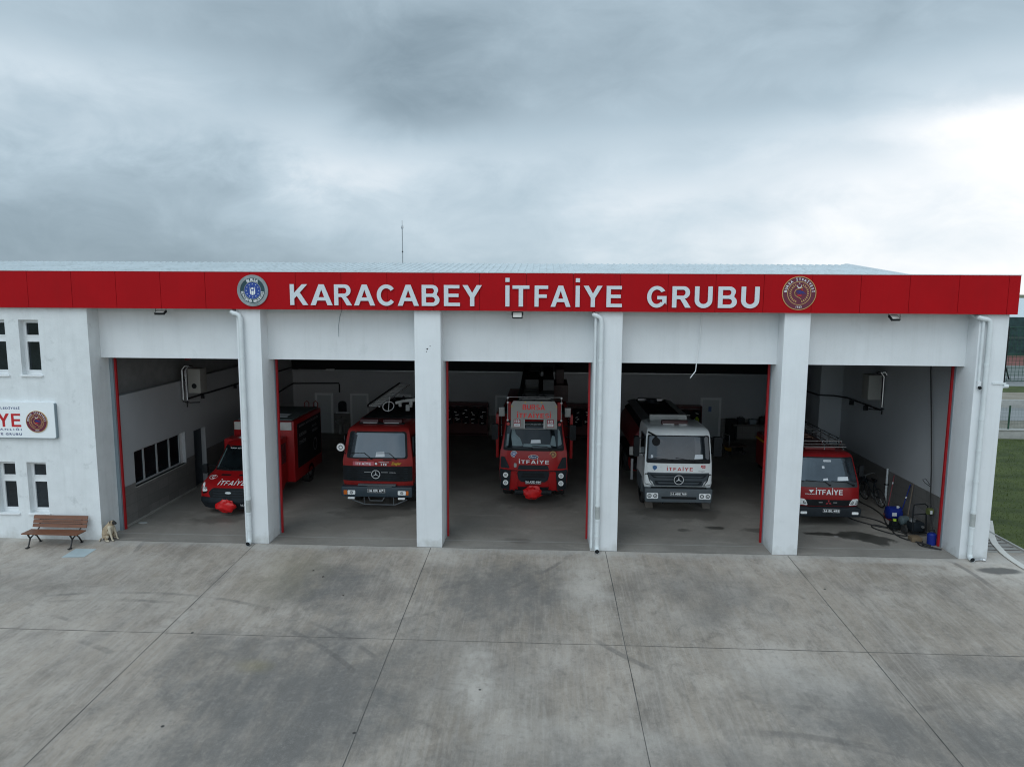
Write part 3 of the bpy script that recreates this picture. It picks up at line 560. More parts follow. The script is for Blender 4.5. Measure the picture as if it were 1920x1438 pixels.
# ------------------------------------------------------------------ the fire station
st = thing('fire_station', 'white fire station with red fascia and five open garage bays', 'fire station')
PX = [(-8.14, -7.47), (-3.21, -2.49), (1.68, 2.43), (6.71, 7.39), (11.75, 12.5)]
FB, FT, LZ, LY = 6.672, 7.677, 5.247, .5
def wallgrid(mb, a0, a1, z0, z1, holes, P, depth):
    """wall face with holes; P(a, z, d) maps to 3d, d = depth behind the face"""
    xs = sorted(set([a0, a1]+[h[0] for h in holes]+[h[1] for h in holes])); zs = sorted(set([z0, z1]+[h[2] for h in holes]+[h[3] for h in holes]))
    for i in range(len(xs)-1):
        for j in range(len(zs)-1):
            mx, mz = (xs[i]+xs[i+1])/2, (zs[j]+zs[j+1])/2
            if any(h[0] < mx < h[1] and h[2] < mz < h[3] for h in holes): continue
            mb.add([P(xs[i], zs[j], 0), P(xs[i+1], zs[j], 0), P(xs[i+1], zs[j+1], 0), P(xs[i], zs[j+1], 0)], [(0, 1, 2, 3)])
    for h in holes:
        c = [(h[0], h[2]), (h[1], h[2]), (h[1], h[3]), (h[0], h[3])]
        for k in range(4):
            p, q = c[k], c[(k+1) % 4]; mb.add([P(*p, 0), P(*q, 0), P(*q, depth), P(*p, depth)], [(0, 1, 2, 3)])
WIN = [(-14.35, -13.78, 4.78, 6.33), (-15.32, -14.75, 4.78, 6.33), (-14.45, -13.88, .76, 2.27), (-15.36, -14.79, .76, 2.27)]
b = MB(); wallgrid(b, -24, -12.363, -.02, 6.9, WIN, lambda a, z, d: (a, d, z), .24)
b.add([(-12.363, 0, -.02), (-12.363, .9, -.02), (-12.363, .9, 6.9), (-12.363, 0, 6.9)], [(0, 1, 2, 3)]); b.build('wall', PLS, st)
for w in WIN:
    x0, x1, z0, z1 = w; f = .055; y = .17; zm = z0+(z1-z0)*.66
    b = MB(); b.box(x0, x0+f, y, y+.07, z0, z1); b.box(x1-f, x1, y, y+.07, z0, z1)
    for a, c in ((z0, z0+.09), (zm-.06, zm+.06), (z1-f, z1)): b.box(x0+f, x1-f, y+.003, y+.067, a, c)
    for a, c in ((z0+.09, zm-.06), (zm+.06, z1-f)):
        for q in ((x0+f, x0+f+.035), (x1-f-.035, x1-f)): b.box(q[0], q[1], y-.012, y+.05, a, c)
        b.box(x0+f+.035, x1-f-.035, y-.01, y+.05, a, a+.035); b.box(x0+f+.035, x1-f-.035, y-.01, y+.05, c-.035, c)
    wn = b.build('window', WHITE, st)
    b = MB(); b.box(x0+f, x1-f, y+.03, y+.045, z0+.09, zm-.06); b.box(x0+f, x1-f, y+.03, y+.045, zm+.06, z1-f); b.build('pane', GLASS, wn)
    b = MB(); b.box(x0-.04, x1+.04, -.05, y-.003, z0-.045, z0+.004); b.build('sill', WHITE, wn, bevel=.006)
for k, (x0, x1) in enumerate(PX):
    b = MB(); b.box(x0, x1, 0, .9, -.02, 6.9); o = b.build('column', PL, st, bevel=.008)
bx = [-12.36]+[v for p in PX for v in p]
for k in range(5):
    a, c = bx[2*k], bx[2*k+1]
    b = MB(); b.box(a-.0, c+.0, LY, .85, LZ, 6.9); b.build('lintel', PL, st)
# door jambs with red edge strips
JM = mat('jamb_red', (.34, .006, .01), .45)
for k in range(5):
    a, c = bx[2*k], bx[2*k+1]
    for s_, x in ((1, a), (-1, c)):
        g = .10 if (k == 0 and s_ == 1) else .02
        b = MB(); b.box(min(x, x+s_*g), max(x, x+s_*g), .9, 1.05, 0, LZ); b.box(min(x, x+s_*g), max(x, x+s_*g), .86, .9, 0, LZ-.001); b.build('door_jamb', GREYM, st)
        b = MB(); b.box(min(x+s_*g, x+s_*(g+.055)), max(x+s_*g, x+s_*(g+.055)), .93, .99, .01, LZ+.2); b.build('door_rail', JM, st)
# fascia
f = MB(); f.box(-24, 12.60, -.085, .12, FB+.004, FT-.01); f.build('fascia_backing', mat('joint_dark', (.10, .004, .006), .6), st)
f = MB(); n = 0; x = -24+(24-13.914) % 1.25-1.25
xs = sorted([-13.914+1.25*i for i in range(-8, 22)]); xs = [v for v in xs if v > -24]
prev = -24
for v in xs+[12.63]:
    f.box(prev+.005, v-.005, -.12, -.08, FB, FT); prev = v
f.box(12.6, 12.63, -.0799, .35, FB, FT); fa = f.build('fascia', RED, st)
b = MB(); b.box(-24, 12.64, -.13, .16, FT, FT+.018); b.build('fascia_cap', mat('cap_grey', (.6, .6, .62), .4), st)
b = MB(); b.box(-24, 12.58, -.07, .5, FB+.01, FB+.03); b.build('soffit', mat('soffit_grey', (.12, .10, .10), .8), st)
LM = mat('letter_grey', (.62, .68, .72), .4, var=.02)
b = MB(); sf = flat(-.12)
# each bold capital fitted to its own measured width
for word, spans in (('KARACABEY', ((-6.56, -6.07), (-6.0, -5.40), (-5.35, -4.87), (-4.81, -4.24), (-4.19, -3.69), (-3.62, -3.05), (-2.97, -2.49), (-2.37, -1.94), (-1.87, -1.35))),
                    ('İTFAİYE', ((-.72, -.61), (-.53, -.08), (.06, .42), (.49, 1.02), (1.15, 1.26), (1.36, 1.86), (1.97, 2.38))), ('GRUBU', ((3.04, 3.55), (3.70, 4.19), (4.29, 4.75), (4.90, 5.39), (5.50, 5.97)))):
    b = MB()
    for ch, (a0, a1) in zip(word, spans):
        w, vs, fs = cap_glyph(ch, .014); k = (a1-a0)/w; b.add([(a0+v[0]*k, -.148-v[2], 6.793+v[1]*.56) for v in vs], fs)
    b.build('lettering', LM, fa)
# roof
b = MB(); RX0, RX1, RY, RZ = -26, 12.25, 10.0, 8.29
def rz_(y): return 7.25+(RZ-7.25)*(y-.15)/(RY-.15) if y <= RY else RZ-(y-RY)*.07
b.add([(RX0, .15, rz_(.15)), (RX1, .15, rz_(.15)), (RX1, RY, RZ), (RX0, RY, RZ)], [(0, 1, 2, 3)]); b.add([(RX0, RY, RZ), (RX1, RY, RZ), (RX1, 20, rz_(20)), (RX0, 20, rz_(20))], [(0, 1, 2, 3)])
x = RX0+.1
while x < RX1-.1:
    h = .032; w = .045
    b.add([(x-w, .15, rz_(.15)), (x-w*.5, .15, rz_(.15)+h), (x+w*.5, .15, rz_(.15)+h), (x+w, .15, rz_(.15)), (x-w, RY, RZ), (x-w*.5, RY, RZ+h), (x+w*.5, RY, RZ+h), (x+w, RY, RZ)], [(0, 1, 5, 4), (1, 2, 6, 5), (2, 3, 7, 6), (4, 5, 6, 7)])
    x += .25
b.build('roof', ROOFM, st)
b = MB(); b.prism([(.15, rz_(.15)-.06), (RY, RZ-.06), (20, rz_(20)-.06), (20, rz_(20)+.06), (RY, RZ+.06), (.15, rz_(.15)+.06)], 'x', RX1+.002, RX1+.10); b.build('verge_trim', WHITE, st)
b = MB(); b.box(-24, 12.3, .121, .149, 6.9, 7.6); b.box(12.3, 12.5, .36, 19.6, 5.5, 7.2); b.build('parapet', PL, st)
# shell of the hall
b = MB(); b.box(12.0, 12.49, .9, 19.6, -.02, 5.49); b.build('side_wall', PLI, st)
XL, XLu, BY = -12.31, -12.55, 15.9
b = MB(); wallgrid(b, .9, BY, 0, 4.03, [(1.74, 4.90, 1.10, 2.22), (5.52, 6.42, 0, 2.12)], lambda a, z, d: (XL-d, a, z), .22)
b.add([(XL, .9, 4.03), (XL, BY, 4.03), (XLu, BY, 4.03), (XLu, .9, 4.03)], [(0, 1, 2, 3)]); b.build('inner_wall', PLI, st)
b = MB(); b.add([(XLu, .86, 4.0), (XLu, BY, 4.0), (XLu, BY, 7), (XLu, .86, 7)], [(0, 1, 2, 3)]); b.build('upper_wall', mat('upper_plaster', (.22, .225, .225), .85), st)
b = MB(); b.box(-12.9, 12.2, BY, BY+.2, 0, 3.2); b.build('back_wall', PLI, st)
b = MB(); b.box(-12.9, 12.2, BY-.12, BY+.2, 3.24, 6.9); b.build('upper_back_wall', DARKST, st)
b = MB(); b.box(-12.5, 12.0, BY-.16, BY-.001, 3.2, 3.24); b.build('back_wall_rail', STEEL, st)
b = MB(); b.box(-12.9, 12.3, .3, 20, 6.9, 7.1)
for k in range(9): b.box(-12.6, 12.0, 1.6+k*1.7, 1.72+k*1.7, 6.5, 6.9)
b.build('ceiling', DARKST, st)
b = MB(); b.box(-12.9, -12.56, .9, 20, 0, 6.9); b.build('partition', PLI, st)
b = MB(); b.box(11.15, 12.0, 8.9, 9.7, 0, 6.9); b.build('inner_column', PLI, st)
# stone dado
b = MB(); D = .012
for a, c in ((.9, 5.5), (6.44, BY)): b.add([(XL+D, a, 0), (XL+D, c, 0), (XL+D, c, 1.09 if a < 1 else 1.27), (XL+D, a, 1.09 if a < 1 else 1.27)], [(0, 1, 2, 3)])
b.add([(XL+D, .9, 1.09), (XL+D, 1.72, 1.09), (XL+D, 1.72, 1.25), (XL+D, .9, 1.25)], [(0, 1, 2, 3)]); b.add([(XL+D, 4.92, 1.09), (XL+D, 5.5, 1.09), (XL+D, 5.5, 1.25), (XL+D, 4.92, 1.25)], [(0, 1, 2, 3)])
b.build('dado', DADO, st); b = MB(); b.box(11.975, 12.001, .95, 8.9, 0, 1.27); b.build('dado', DADO, st); b = MB(); b.box(11.13, 11.149, 8.88, 9.72, 0, 1.27); b.box(11.13, 12.0, 8.875, 8.899, 0, 1.27)
b.build('dado', DADO, st)
for a, c in ((-12.3, -11.22), (-10.26, -9.42), (-8.44, -7.3), (-6.30, -2.10), (-1.1, 8.03), (9.08, 11.98)): b = MB(); b.box(a, c, BY-.014, BY+.001, 0, 1.02); b.build('dado', DADO, st)
for a, c in ((XL, XL+.03), (11.95, 11.975)): b = MB(); b.box(a, c, 1.0, 5.5, 0, .07); b.build('skirting', mat('pale_skirting', (.33, .33, .31), .6), st)
# inner window row in the left wall and the dark door beside it
b = MB()
for y in (1.74, 2.40, 3.18, 3.96, 4.66): b.box(XL-.16, XL-.1, y, y+.06, 1.16, 2.16)
b.box(XL-.16, XL-.1, 1.74, 4.72, 1.10, 1.16); b.box(XL-.16, XL-.1, 1.74, 4.72, 2.16, 2.22); wn = b.build('window', mat('window_grey', (.40, .42, .43), .5), st)
b = MB(); b.box(XL-.14, XL-.125, 1.76, 4.70, 1.14, 2.2); b.build('pane', GLASS, wn)
b = MB(); b.box(XL-.16, XL+.02, 1.70, 4.90, 1.07, 1.10); b.build('sill', CONCR, wn)
b = MB(); b.box(XL-.2, XL-.1, 4.72, 4.90, 1.10, 2.22); b.build('frame', WHITE, wn)
b = MB(); b.box(XL-.21, XL-.17, 5.52, 6.42, 0, 2.12); dd = b.build('door', DOORN, st)
b = MB(); b.tube([(XL-.165, 5.65, 1.02), (XL-.12, 5.65, 1.02), (XL-.12, 5.8, 1.02)], .012, 6); b.build('handle', CHROME, dd)
# doors of the back wall
for x0, x1 in ((-11.2, -10.28), (-9.40, -8.46), (-7.28, -6.32), (-2.08, -1.12), (8.05, 9.06)):
    b = MB(); b.box(x0+.1, x1-.1, BY-.02, BY-.001, 0, 1.94); d = b.build('door', DOORW, st)
    b = MB(); b.box(x0, x0+.1, BY-.05, BY+.0, 0, 2.04); b.box(x1-.1, x1, BY-.05, BY, 0, 2.04); b.box(x0+.1, x1-.1, BY-.045, BY, 1.94, 2.04); b.build('frame', DOORF, d)
    b = MB(); b.tube([(x1-.2, BY-.02, 1.0), (x1-.2, BY-.07, 1.0), (x1-.32, BY-.07, 1.0)], .013, 6); b.build('handle', STEEL, d)
b = MB(); b.box(8.45, 8.60, BY-.026, BY-.021, 1.35, 1.6); b.build('notice', mat('notice_blue', (.12, .2, .4), .5), st)
# wall edge cable rail on the right column, lightning mast, left block behind windows
b = MB(); b.box(12.2, 12.56, -.03, .02, 4.83, 4.87); b.tube([(12.5, -.01, 4.78), (12.62, .0, 4.78)], .05, 10); b.build('cable_trunking', PVC, st)
b = MB(); b.disc((-2.86, 5.62), .022, 10, -.004); b.disc((-2.78, 5.70), .013, 10, -.004); b.disc((-2.88, 5.55), .013, 10, -.004); b.build('drill_hole', BLACK, st)
# hairline cracks / loose wires on the lintels
t = thing('lightning_mast', 'thin grey lightning mast on the roof ridge above the letters', 'mast', (-5.48, RY, RZ))
b = MB(); b.tube([(0, 0, -.05), (0, 0, 1.35)], .019, 8); b.build('pole', mat('galvanised', (.30, .32, .33), .5, .5), t)
b = MB(); b.tube([(0, 0, 1.35), (0, 0, 1.42), (0, 0, 1.48), (0, 0, 1.53)], [.02, .05, .05, .015], 10); b.tube([(0, 0, 1.53), (0, 0, 1.72)], .012, 5); b.build('finial', STEEL, t)
b = MB(); b.box(-.026, .026, -.026, .026, .45, .49); b.build('clamp', DARKST, t)

# fascia emblems
t = thing('round_emblem', 'round silver rimmed blue city emblem at the left of the red fascia', 'emblem', (-7.59, -.12, 7.175)); city_emblem(t, 0, .425)
t = thing('round_emblem', 'round maroon and gold brigade emblem dated 1923 at the right of the red fascia', 'emblem', (7.0, -.12, 7.19)); brigade_emblem(t, 0, .44)
# signboard on the left wall
t = thing('signboard', 'white wall signboard with red and blue lettering between the left windows', 'sign', (0, 0, 0))
b = MB(); b.prism(rect(-18.3, -13.44, 3.0, 4.02, .06), 'y', -.10, -.003); b.build('board', mat('sign_white', (.82, .86, .88), .35, var=.01), t)
b = MB(); b.prism(rect(-18.32, -13.42, 2.98, 4.0, .06), 'y', -.094, -.002); b.build('edge', GREYM, t)
b = MB(); caps_text(b, 'İTFAİYE', -16.45, -14.43, 3.31, 3.69, flat(-.103), 0, gap=.14); b.build('lettering', LREDP, t)
b = MB(); text(b, 'BURSA BÜYÜKŞEHİR BELEDİYESİ', -16.45, -14.44, 3.80, 3.895, flat(-.103), 0, .03, spacing=1.3)
text(b, 'DAİRESİ BAŞKANLIĞI', -16.45, -14.43, 3.195, 3.28, flat(-.103), 0, .02, spacing=1.4); text(b, 'KARACABEY İTFAİYE GRUBU', -16.45, -14.43, 3.07, 3.155, flat(-.103), 0, .03, spacing=1.3); b.build('small_lettering', NAVY, t)
brigade_emblem(t, -.101, .31, -13.96, 3.47); 
# drainpipes
def drainpipe(x, xin, double, label, y=-.09):
    t = thing('drainpipe', label, 'drainpipe', (x, 0, 0), 0, 'drainpipes on the columns')
    r = .062
    pts = [(xin, .2, FB-.02), (xin, y+.02, FB-.09), (xin+.06, y, FB-.11), (-.10, y, FB-.13), (-.03, y, FB-.17), (0, y, FB-.27), (0, y, 1.30)]
    b = MB(); b.tube(pts, r, 14); b.tube([(0, y, .95), (0, y, .16)], r, 14); b.build('pipe', PVC, t, True)
    b = MB(); b.tube([(0, y, 1.305), (0, y, .945)], r*1.03, 14); b.build('patched_length', PVCD, t, True)
    for z in (5.35, 3.9, 3.05, 2.2, 1.35, .92, .45):
        b = MB(); b.tube([(0, y, z-.03), (0, y, z+.03)], r*1.17, 14); b.build('collar', PVC, t, True)
    b = MB(); b.tube([(0, y, .17), (0, y-.02, .10), (0, y-.07, .075), (0, y-.16, .065)], r*1.08, 14, caps=False); b.build('outlet', PVC, t, True)
    b = MB(); b.tube([(0, y-.15, .065), (0, y-.14, .065)], r*.9, 12); b.build('mouth', BLACK, t)
    if double:
        b = MB(); b.tube([(-.15, y+.05, FB-.14), (-.15, y+.05, .1 if double == 1 else 4.9)], .035 if double == 1 else .04, 10); b.build('conduit', PVC, t, True)
    return t
drainpipe(-7.985, -.24, 0, 'white drainpipe on the second column from the left')
drainpipe(1.86, -.20, 1, 'white drainpipe with thin conduit beside it on the middle right column')
drainpipe(11.98, -.28, 2, 'white drainpipe beside the camera on the right corner column')
b = MB(); b.tube([(11.62, .1, 4.86), (11.62, -.12, 4.82)], .05, 10); t = thing('security_camera', 'small white bullet camera under conduit on the right column', 'camera'); 
b = MB(); b.tube([(11.84, -.06, 4.90), (11.84, -.06, 4.74)], .05, 12); b.build('housing', WHITE, t); b = MB(); b.tube([(11.84, -.08, 4.76), (11.84, -.13, 4.725)], .042, 12); b.build('lens', BLACK, t)
b = MB(); b.tube([(12.05, -.16, .03), (12.25, -.1, .03), (12.33, -.12, .03)], .035, 8); b.tube([(12.33, -.12, .03), (12.38, -.16, .03)], .05, 8)
tag(b.build('valve_pipe', STEEL), 'short metal pipe end lying at the foot of the right corner column', 'pipe')
# floodlights
def floodlight(x, tilt, label, turn=0):
    t = thing('floodlight', label, 'floodlight', (x, .0, 6.56), 0, 'floodlights under the fascia')
    m = Matrix.Rotation(turn, 4, 'Z') @ Matrix.Rotation(tilt, 4, 'X')
    def T(b): b.v = [tuple(m @ Vector(v)) for v in b.v]; return b
    b = MB(); b.box(-.14, .14, -.03, .03, -.09, .09); T(b).build('housing', BLACK, t, bevel=.008)
    b = MB(); b.box(-.115, .115, -.036, -.031, -.068, .068); T(b).build('lens', mat('flood_lens', (.6, .6, .56), .3), t)
    b = MB(); b.tube([(-.15, 0, 0), (-.15, .02, .13), (.15, .02, .13), (.15, 0, 0)], .01, 5); b.build('bracket', BLACK, t)
floodlight(-10.26, radians(-65), 'black floodlight under the fascia over the leftmost bay')
floodlight(-.40, radians(-18), 'black floodlight under the fascia over the middle bay')
floodlight(9.55, radians(-48), 'black floodlight under the fascia over the rightmost bay', .35)
# loose wires
b = MB(); b.tube([(4.62, .46, 6.66), (4.60, .45, 6.1), (4.55, .44, 5.6), (4.52, .42, 5.25), (4.50, .40, 5.05), (4.36, .38, 4.86)], .012, 6); tag(b.build('loose_wire', WHITE), 'thin white wire dangling in the fourth bay opening', 'wire')
b = MB(); b.tube([(-5.33, .49, 6.66), (-5.40, .49, 6.45), (-5.44, .49, 6.2), (-5.44, .49, 5.9)], .006, 5); tag(b.build('loose_wire', GREYM), 'thin grey wire hanging down the second lintel', 'wire')

# ------------------------------------------------------------------ gear on the interior walls
def heater(x, y, z, s_, label):
    t = thing('gas_heater', label, 'heater', (x, y, z), 0, 'wall heaters')
    b = MB(); b.box(-.22, .22, -.25, .25, 0, .85); b.build('casing', HEATM, t, bevel=.02)
    if s_ < 0: b = MB(); b.disc((-.0, .25), .09, 20, -.256); b.build('fan', BLACK, t)
    for k in range(2):
        b = MB(); xx = s_*(.3+k*.14); b.tube([(xx, -.2, -.25), (xx, -.2, .8), (xx-s_*.12, -.2, .95), (s_*.1, -.1, .9)], .035, 10); b.build('flue', CHROME, t, True)
    b = MB(); b.tube([(s_*.3, -.2, -.28), (s_*.3, -.2, -.5)], .02, 8); b.tube([(s_*.45, -.2, -.3), (s_*.2, -.2, -.34), (-s_*.1, -.1, -.34)], .02, 6); b.build('valve', DARKST, t)
    return t
heater(-11.78, 4.95, 3.62, -1, 'grey gas heater with flues high on the left garage wall')
heater(11.62, 5.6, 3.58, 1, 'grey gas heater with bright flues high on the right garage wall')
for x, y, lab in ((-11.9, 4.6, 'small red alarm bell above the left heater'), (11.75, 5.3, 'small red alarm bell above the right heater')):
    b = MB(); b.tube([(x, y, 4.80), (x, y, 4.95)], [.11, .06], 12); tag(b.build('alarm_bell', mat('bell_red', (.35, .01, .015), .4)), lab, 'alarm', 'alarm bells')
b = MB(); b.tube([(XL+.08, 5.1, 3.36), (XL+.08, 15.5, 3.36)], .03, 6)
for y in (6.2, 9, 12): b.box(XL, XL+.12, y, y+.05, 3.2, 3.34)
tag(b.build('gas_pipe', DARKST), 'dark gas pipe running back along the left garage wall', 'pipe')
b = MB(); b.tube([(11.9, 5.4, 3.22), (11.9, 8.2, 3.24), (11.6, 8.7, 3.24), (11.05, 8.8, 3.24), (11.05, 11, 3.2), (11.7, 13, 3.2)], .03, 6)
for y in (6.6, 7.8): b.box(11.84, 12.0, y, y+.04, 3.02, 3.2)
tag(b.build('gas_pipe', DARKST), 'dark gas pipe running back along the right garage wall', 'pipe')
b = MB(); b.tube([(-12.25, 13, 2.3), (-12.25, 15.75, 2.53), (-9.95, 15.82, 2.56), (-9.92, 15.82, 2.5), (-9.92, 15.82, 2.1)], .035, 6); tag(b.build('water_pipe', DARKST), 'dark pipe across the back wall above the sink', 'pipe')
t = thing('tube_light', 'thin suspended tube light strip high at the back left', 'lamp'); b = MB(); b.tube([(-11.9, 15.6, 3.26), (-10.3, 15.6, 3.26)], .02, 6); b.build('tube', STEEL, t); b = MB(); b.box(-10.5, -10.1, 15.5, 15.7, 3.23, 3.3); b.build('ballast', WHITE, t)
t = thing('wall_mirror', 'arched dark mirror above the sink on the back wall', 'mirror', (-9.80, BY-.05, 1.12)); arch = [(-.21, 0), (.21, 0), (.21, .38)]+[(.21*cos(a*pi/8), .38+.16*sin(a*pi/8)) for a in range(1, 8)]+[(-.21, .38)]
b = MB(); b.prism(arch, 'y', -.0, .03); b.build('mirror_glass', GLASS, t); b = MB(); b.box(-.33, .33, -.02, .04, -.10, -.04); b.build('shelf', DOORF, t)
t = thing('wash_basin', 'white pedestal wash basin against the back wall', 'basin', (-9.86, BY-.25, 0)); b = MB(); b.tube([(0, 0, .72), (0, 0, .62), (0, 0, .52)], [.27, .25, .12], 18); b.build('bowl', mat('ceramic', (.30, .31, .31), .3), t, True); b = MB(); b.tube([(0, .05, .55), (0, .05, .0)], [.07, .09], 10); b.build('pedestal', mat('ceramic', (.30, .31, .31)), t, True); b = MB(); b.tube([(0, .2, .72), (0, .2, .9), (0, .08, .9)], .02, 6); b.build('tap', CHROME, t)

# gear racks with hanging turnout coats
rk = random.Random(11)
def gear_rack(x0, x1, y, label, idx, top=1.72):
    t = thing('gear_rack', label, 'rack', (x0, y, 0), 0, 'gear racks along the back wall'); w = x1-x0
    b = MB(); b.box(0, w, .38, .42, .08, top); b.build('back_panel', RACKM, t)
    b = MB(); b.box(0, .04, 0, .38, 0, top); b.box(w-.04, w, 0, .38, 0, top); b.box(.04, w-.04, 0, .38, top-.05, top); b.build('frame', RACKM, t)
    b = MB(); b.box(.04, w-.04, .02, .37, .10, .13); b.build('shelf', RACKM, t)
    b = MB(); b.tube([(.04, .2, top-.18), (w-.04, .2, top-.18)], .015, 6); b.build('rail', STEEL, t)
    n = int(w/.42)
    nm = ['leftmost', 'second', 'third', 'fourth', 'fifth', 'last']
    where = ['left of the ladder truck', 'right of the ladder truck', 'behind the white tanker'][idx]
    for k in range(n):
        cx = x0+.05+(k+.5)*(w-.1)/n
        c = thing('turnout_coat', '%s dark coat with reflective bands in the rack %s' % (nm[min(k, 5)], where), 'coat', (cx, y+.18, 0), rk.uniform(-.2, .2), 'turnout coats hanging in the racks')
        b = MB(); hh = rk.uniform(.78, .9); zt = top-.22
        secs = [(zt, .07, .05), (zt-.05, .18, .08), (zt-.25, .17, .11), (zt-.6, .16, .12), (zt-hh, .17, .13)]
        vs = []; 
        for z, a, d in secs: vs += [(a*cos(q*pi/6)*(1+.1*sin(q*3+k)), d*sin(q*pi/6), z) for q in range(12)]
        b.add(vs, [(i*12+q, i*12+(q+1) % 12, (i+1)*12+(q+1) % 12, (i+1)*12+q) for i in range(4) for q in range(12)]+[tuple(range(12)), tuple(range(48, 60))]); b.build('coat_body', COATM, c, True)
        for sgn in (-1, 1):
            b = MB(); b.tube([(sgn*.15, 0, zt-.06), (sgn*.20, -.02, zt-.3), (sgn*(.17+rk.uniform(-.04, .05)), -.06, zt-.58)], [.055, .05, .045], 8); b.build('sleeve', COATM, c, True)
        for q in range(4):
            z = zt-(.2, .42, .58, .74)[q]+rk.uniform(-.08, .08); sl = rk.uniform(-.06, .06); a0 = rk.uniform(-.14, -.02); a1 = a0+rk.uniform(.07, .22)
            b = MB(); b.add([(a0, -.145, z), (a1, -.145, z+sl), (a1, -.145, z+sl+.045), (a0, -.145, z+.045)], [(0, 1, 2, 3)]); b.build('reflective_band', REFL, c)
gear_rack(-4.60, -2.41, 15.3, 'dark red gear rack of coats left of the ladder truck', 0)
gear_rack(1.35, 3.2, 15.3, 'dark red gear rack of coats right of the ladder truck', 1)
gear_rack(6.1, 8.0, 15.2, 'dark red gear rack behind the white tanker', 2)
b = MB(); b.tube([(7.72, 15.0, .95), (7.72, 15.0, 1.16)], .1, 10); b.tube([(7.72, 15.0, 1.16), (7.72, 15.0, 1.24)], [.09, .03], 10); tag(b.build('lime_jerrycan', LIME), 'lime yellow tank standing at the rack behind the white tanker', 'tank')
# clutter at the right back: workbench, stool, cupboard
t = thing('work_bench', 'cluttered dark workbench against the back wall near the right', 'workbench', (10.4, 15.2, 0))
b = MB(); b.box(-.9, .9, 0, .6, .78, .84); b.build('bench_top', mat('bench_top', (.12, .11, .10), .6), t)
for sx in (-.85, .8):
    for sy in (.03, .5): b = MB(); b.box(sx, sx+.05, sy, sy+.05, 0, .78); b.build('leg', DARKST, t)
b = MB(); b.box(9.3, 9.75, 15.35, 15.85, 0, 1.05); b.box(9.33, 9.72, 15.33, 15.349, .05, 1.0); tag(b.build('locker', DARKST, bevel=.01), 'dark steel locker at the left end of the workbench', 'locker')
for x, h, lab in ((9.95, .3, 'small dark toolbox at the left on the workbench'), (10.5, .22, 'flat grey box in the middle of the workbench'), (11.0, .35, 'dark crate at the right on the workbench')):
    b = MB(); b.box(x-.16, x+.16, 15.35, 15.65, .842, .842+h); b.tube([(x-.08, 15.5, .842+h), (x-.08, 15.5, .9+h), (x+.08, 15.5, .9+h), (x+.08, 15.5, .842+h)], .012, 5); tag(b.build('tool_box', GREYM if h < .25 else BLACK2, bevel=.01), lab, 'toolbox')
t = thing('shop_trolley', 'low dark trolley parked behind the white tanker', 'trolley', (8.9, 12.6, 0), .3)
b = MB(); b.box(-.45, .45, -.3, .3, .35, .42); b.build('deck', mat('brown_deck', (.10, .06, .045), .7), t); b = MB(); b.tube([(-.42, -.28, .4), (-.42, -.28, .9), (-.42, .28, .9), (-.42, .28, .4)], .018, 6); b.build('push_handle', STEEL, t)
for sx in (-.36, .36):
    for sy in (-.24, .24): b = MB(); b.tube([(sx, sy-.02, .09), (sx, sy+.02, .09)], .09, 12); b.build('wheel', RUB, t)
for sx in (-.3, .3): b = MB(); b.box(sx-.02, sx+.02, -.25, .25, .15, .35); b.build('axle_bracket', YEL if sx < 0 else DARKST, t)

# ------------------------------------------------------------------ vehicles
class Cab:
    """a cab lofted through rings (z, half width, front y, back y); the front bows by `bow` towards the corners"""
    def __init__(s, rings, bow=.10, p=4): s.r = rings; s.bow = bow; s.p = p
    def at(s, z):
        r = s.r
        if z <= r[0][0]: return r[0]
        for a, b in zip(r, r[1:]):
            if z <= b[0]:
                t = (z-a[0])/(b[0]-a[0]); return tuple(a[i]+(b[i]-a[i])*t for i in range(4))
        return r[-1]
    def front(s, x, z): _, hw, yf, yb = s.at(z); return yf+s.bow*min(1.2, abs(x)/hw)**s.p
    def mesh(s, mb):
        N = 16; vs = []; m = 0
        for z, hw, yf, yb in s.r:
            row = [(hw*(-1+2*i/N), yf+s.bow*abs(-1+2*i/N)**s.p, z) for i in range(N+1)]+[(hw, yb-.05, z), (hw-.05, yb, z), (-hw+.05, yb, z), (-hw, yb-.05, z)]
            m = len(row); vs += row
        k = len(s.r); mb.add(vs, [(i*m+j, i*m+(j+1) % m, (i+1)*m+(j+1) % m, (i+1)*m+j) for i in range(k-1) for j in range(m)]+[tuple(range(m)), tuple(range((k-1)*m, k*m))[::-1]]); return mb
def wheel(root, x, y, r, w, rimm=STEEL):
    s_ = -1 if x < 0 else 1
    b = MB(); prof = [(r*.6, -w/2), (r*.93, -w/2), (r, -w*.35), (r, w*.35), (r*.93, w/2), (r*.6, w/2)]; n = 24; vs = []
    for q in range(n):
        a = 2*pi*q/n; vs += [(x+d, y+rr*cos(a), r+rr*sin(a)) for rr, d in prof]
    k = len(prof); b.add(vs, [(q*k+i, q*k+i+1, ((q+1) % n)*k+i+1, ((q+1) % n)*k+i) for q in range(n) for i in range(k-1)]); wh = b.build('wheel', RUB, root, True)
    b = MB()
    b.tube([(x-s_*w*.1, y, r), (x+s_*w*.28, y, r), (x+s_*w*.2, y, r)], [r*.6, r*.6, r*.45], 20)
    b.tube([(x+s_*w*.2, y, r), (x+s_*w*.45, y, r)], r*.2, 10); b.build('rim', rimm, wh, True)
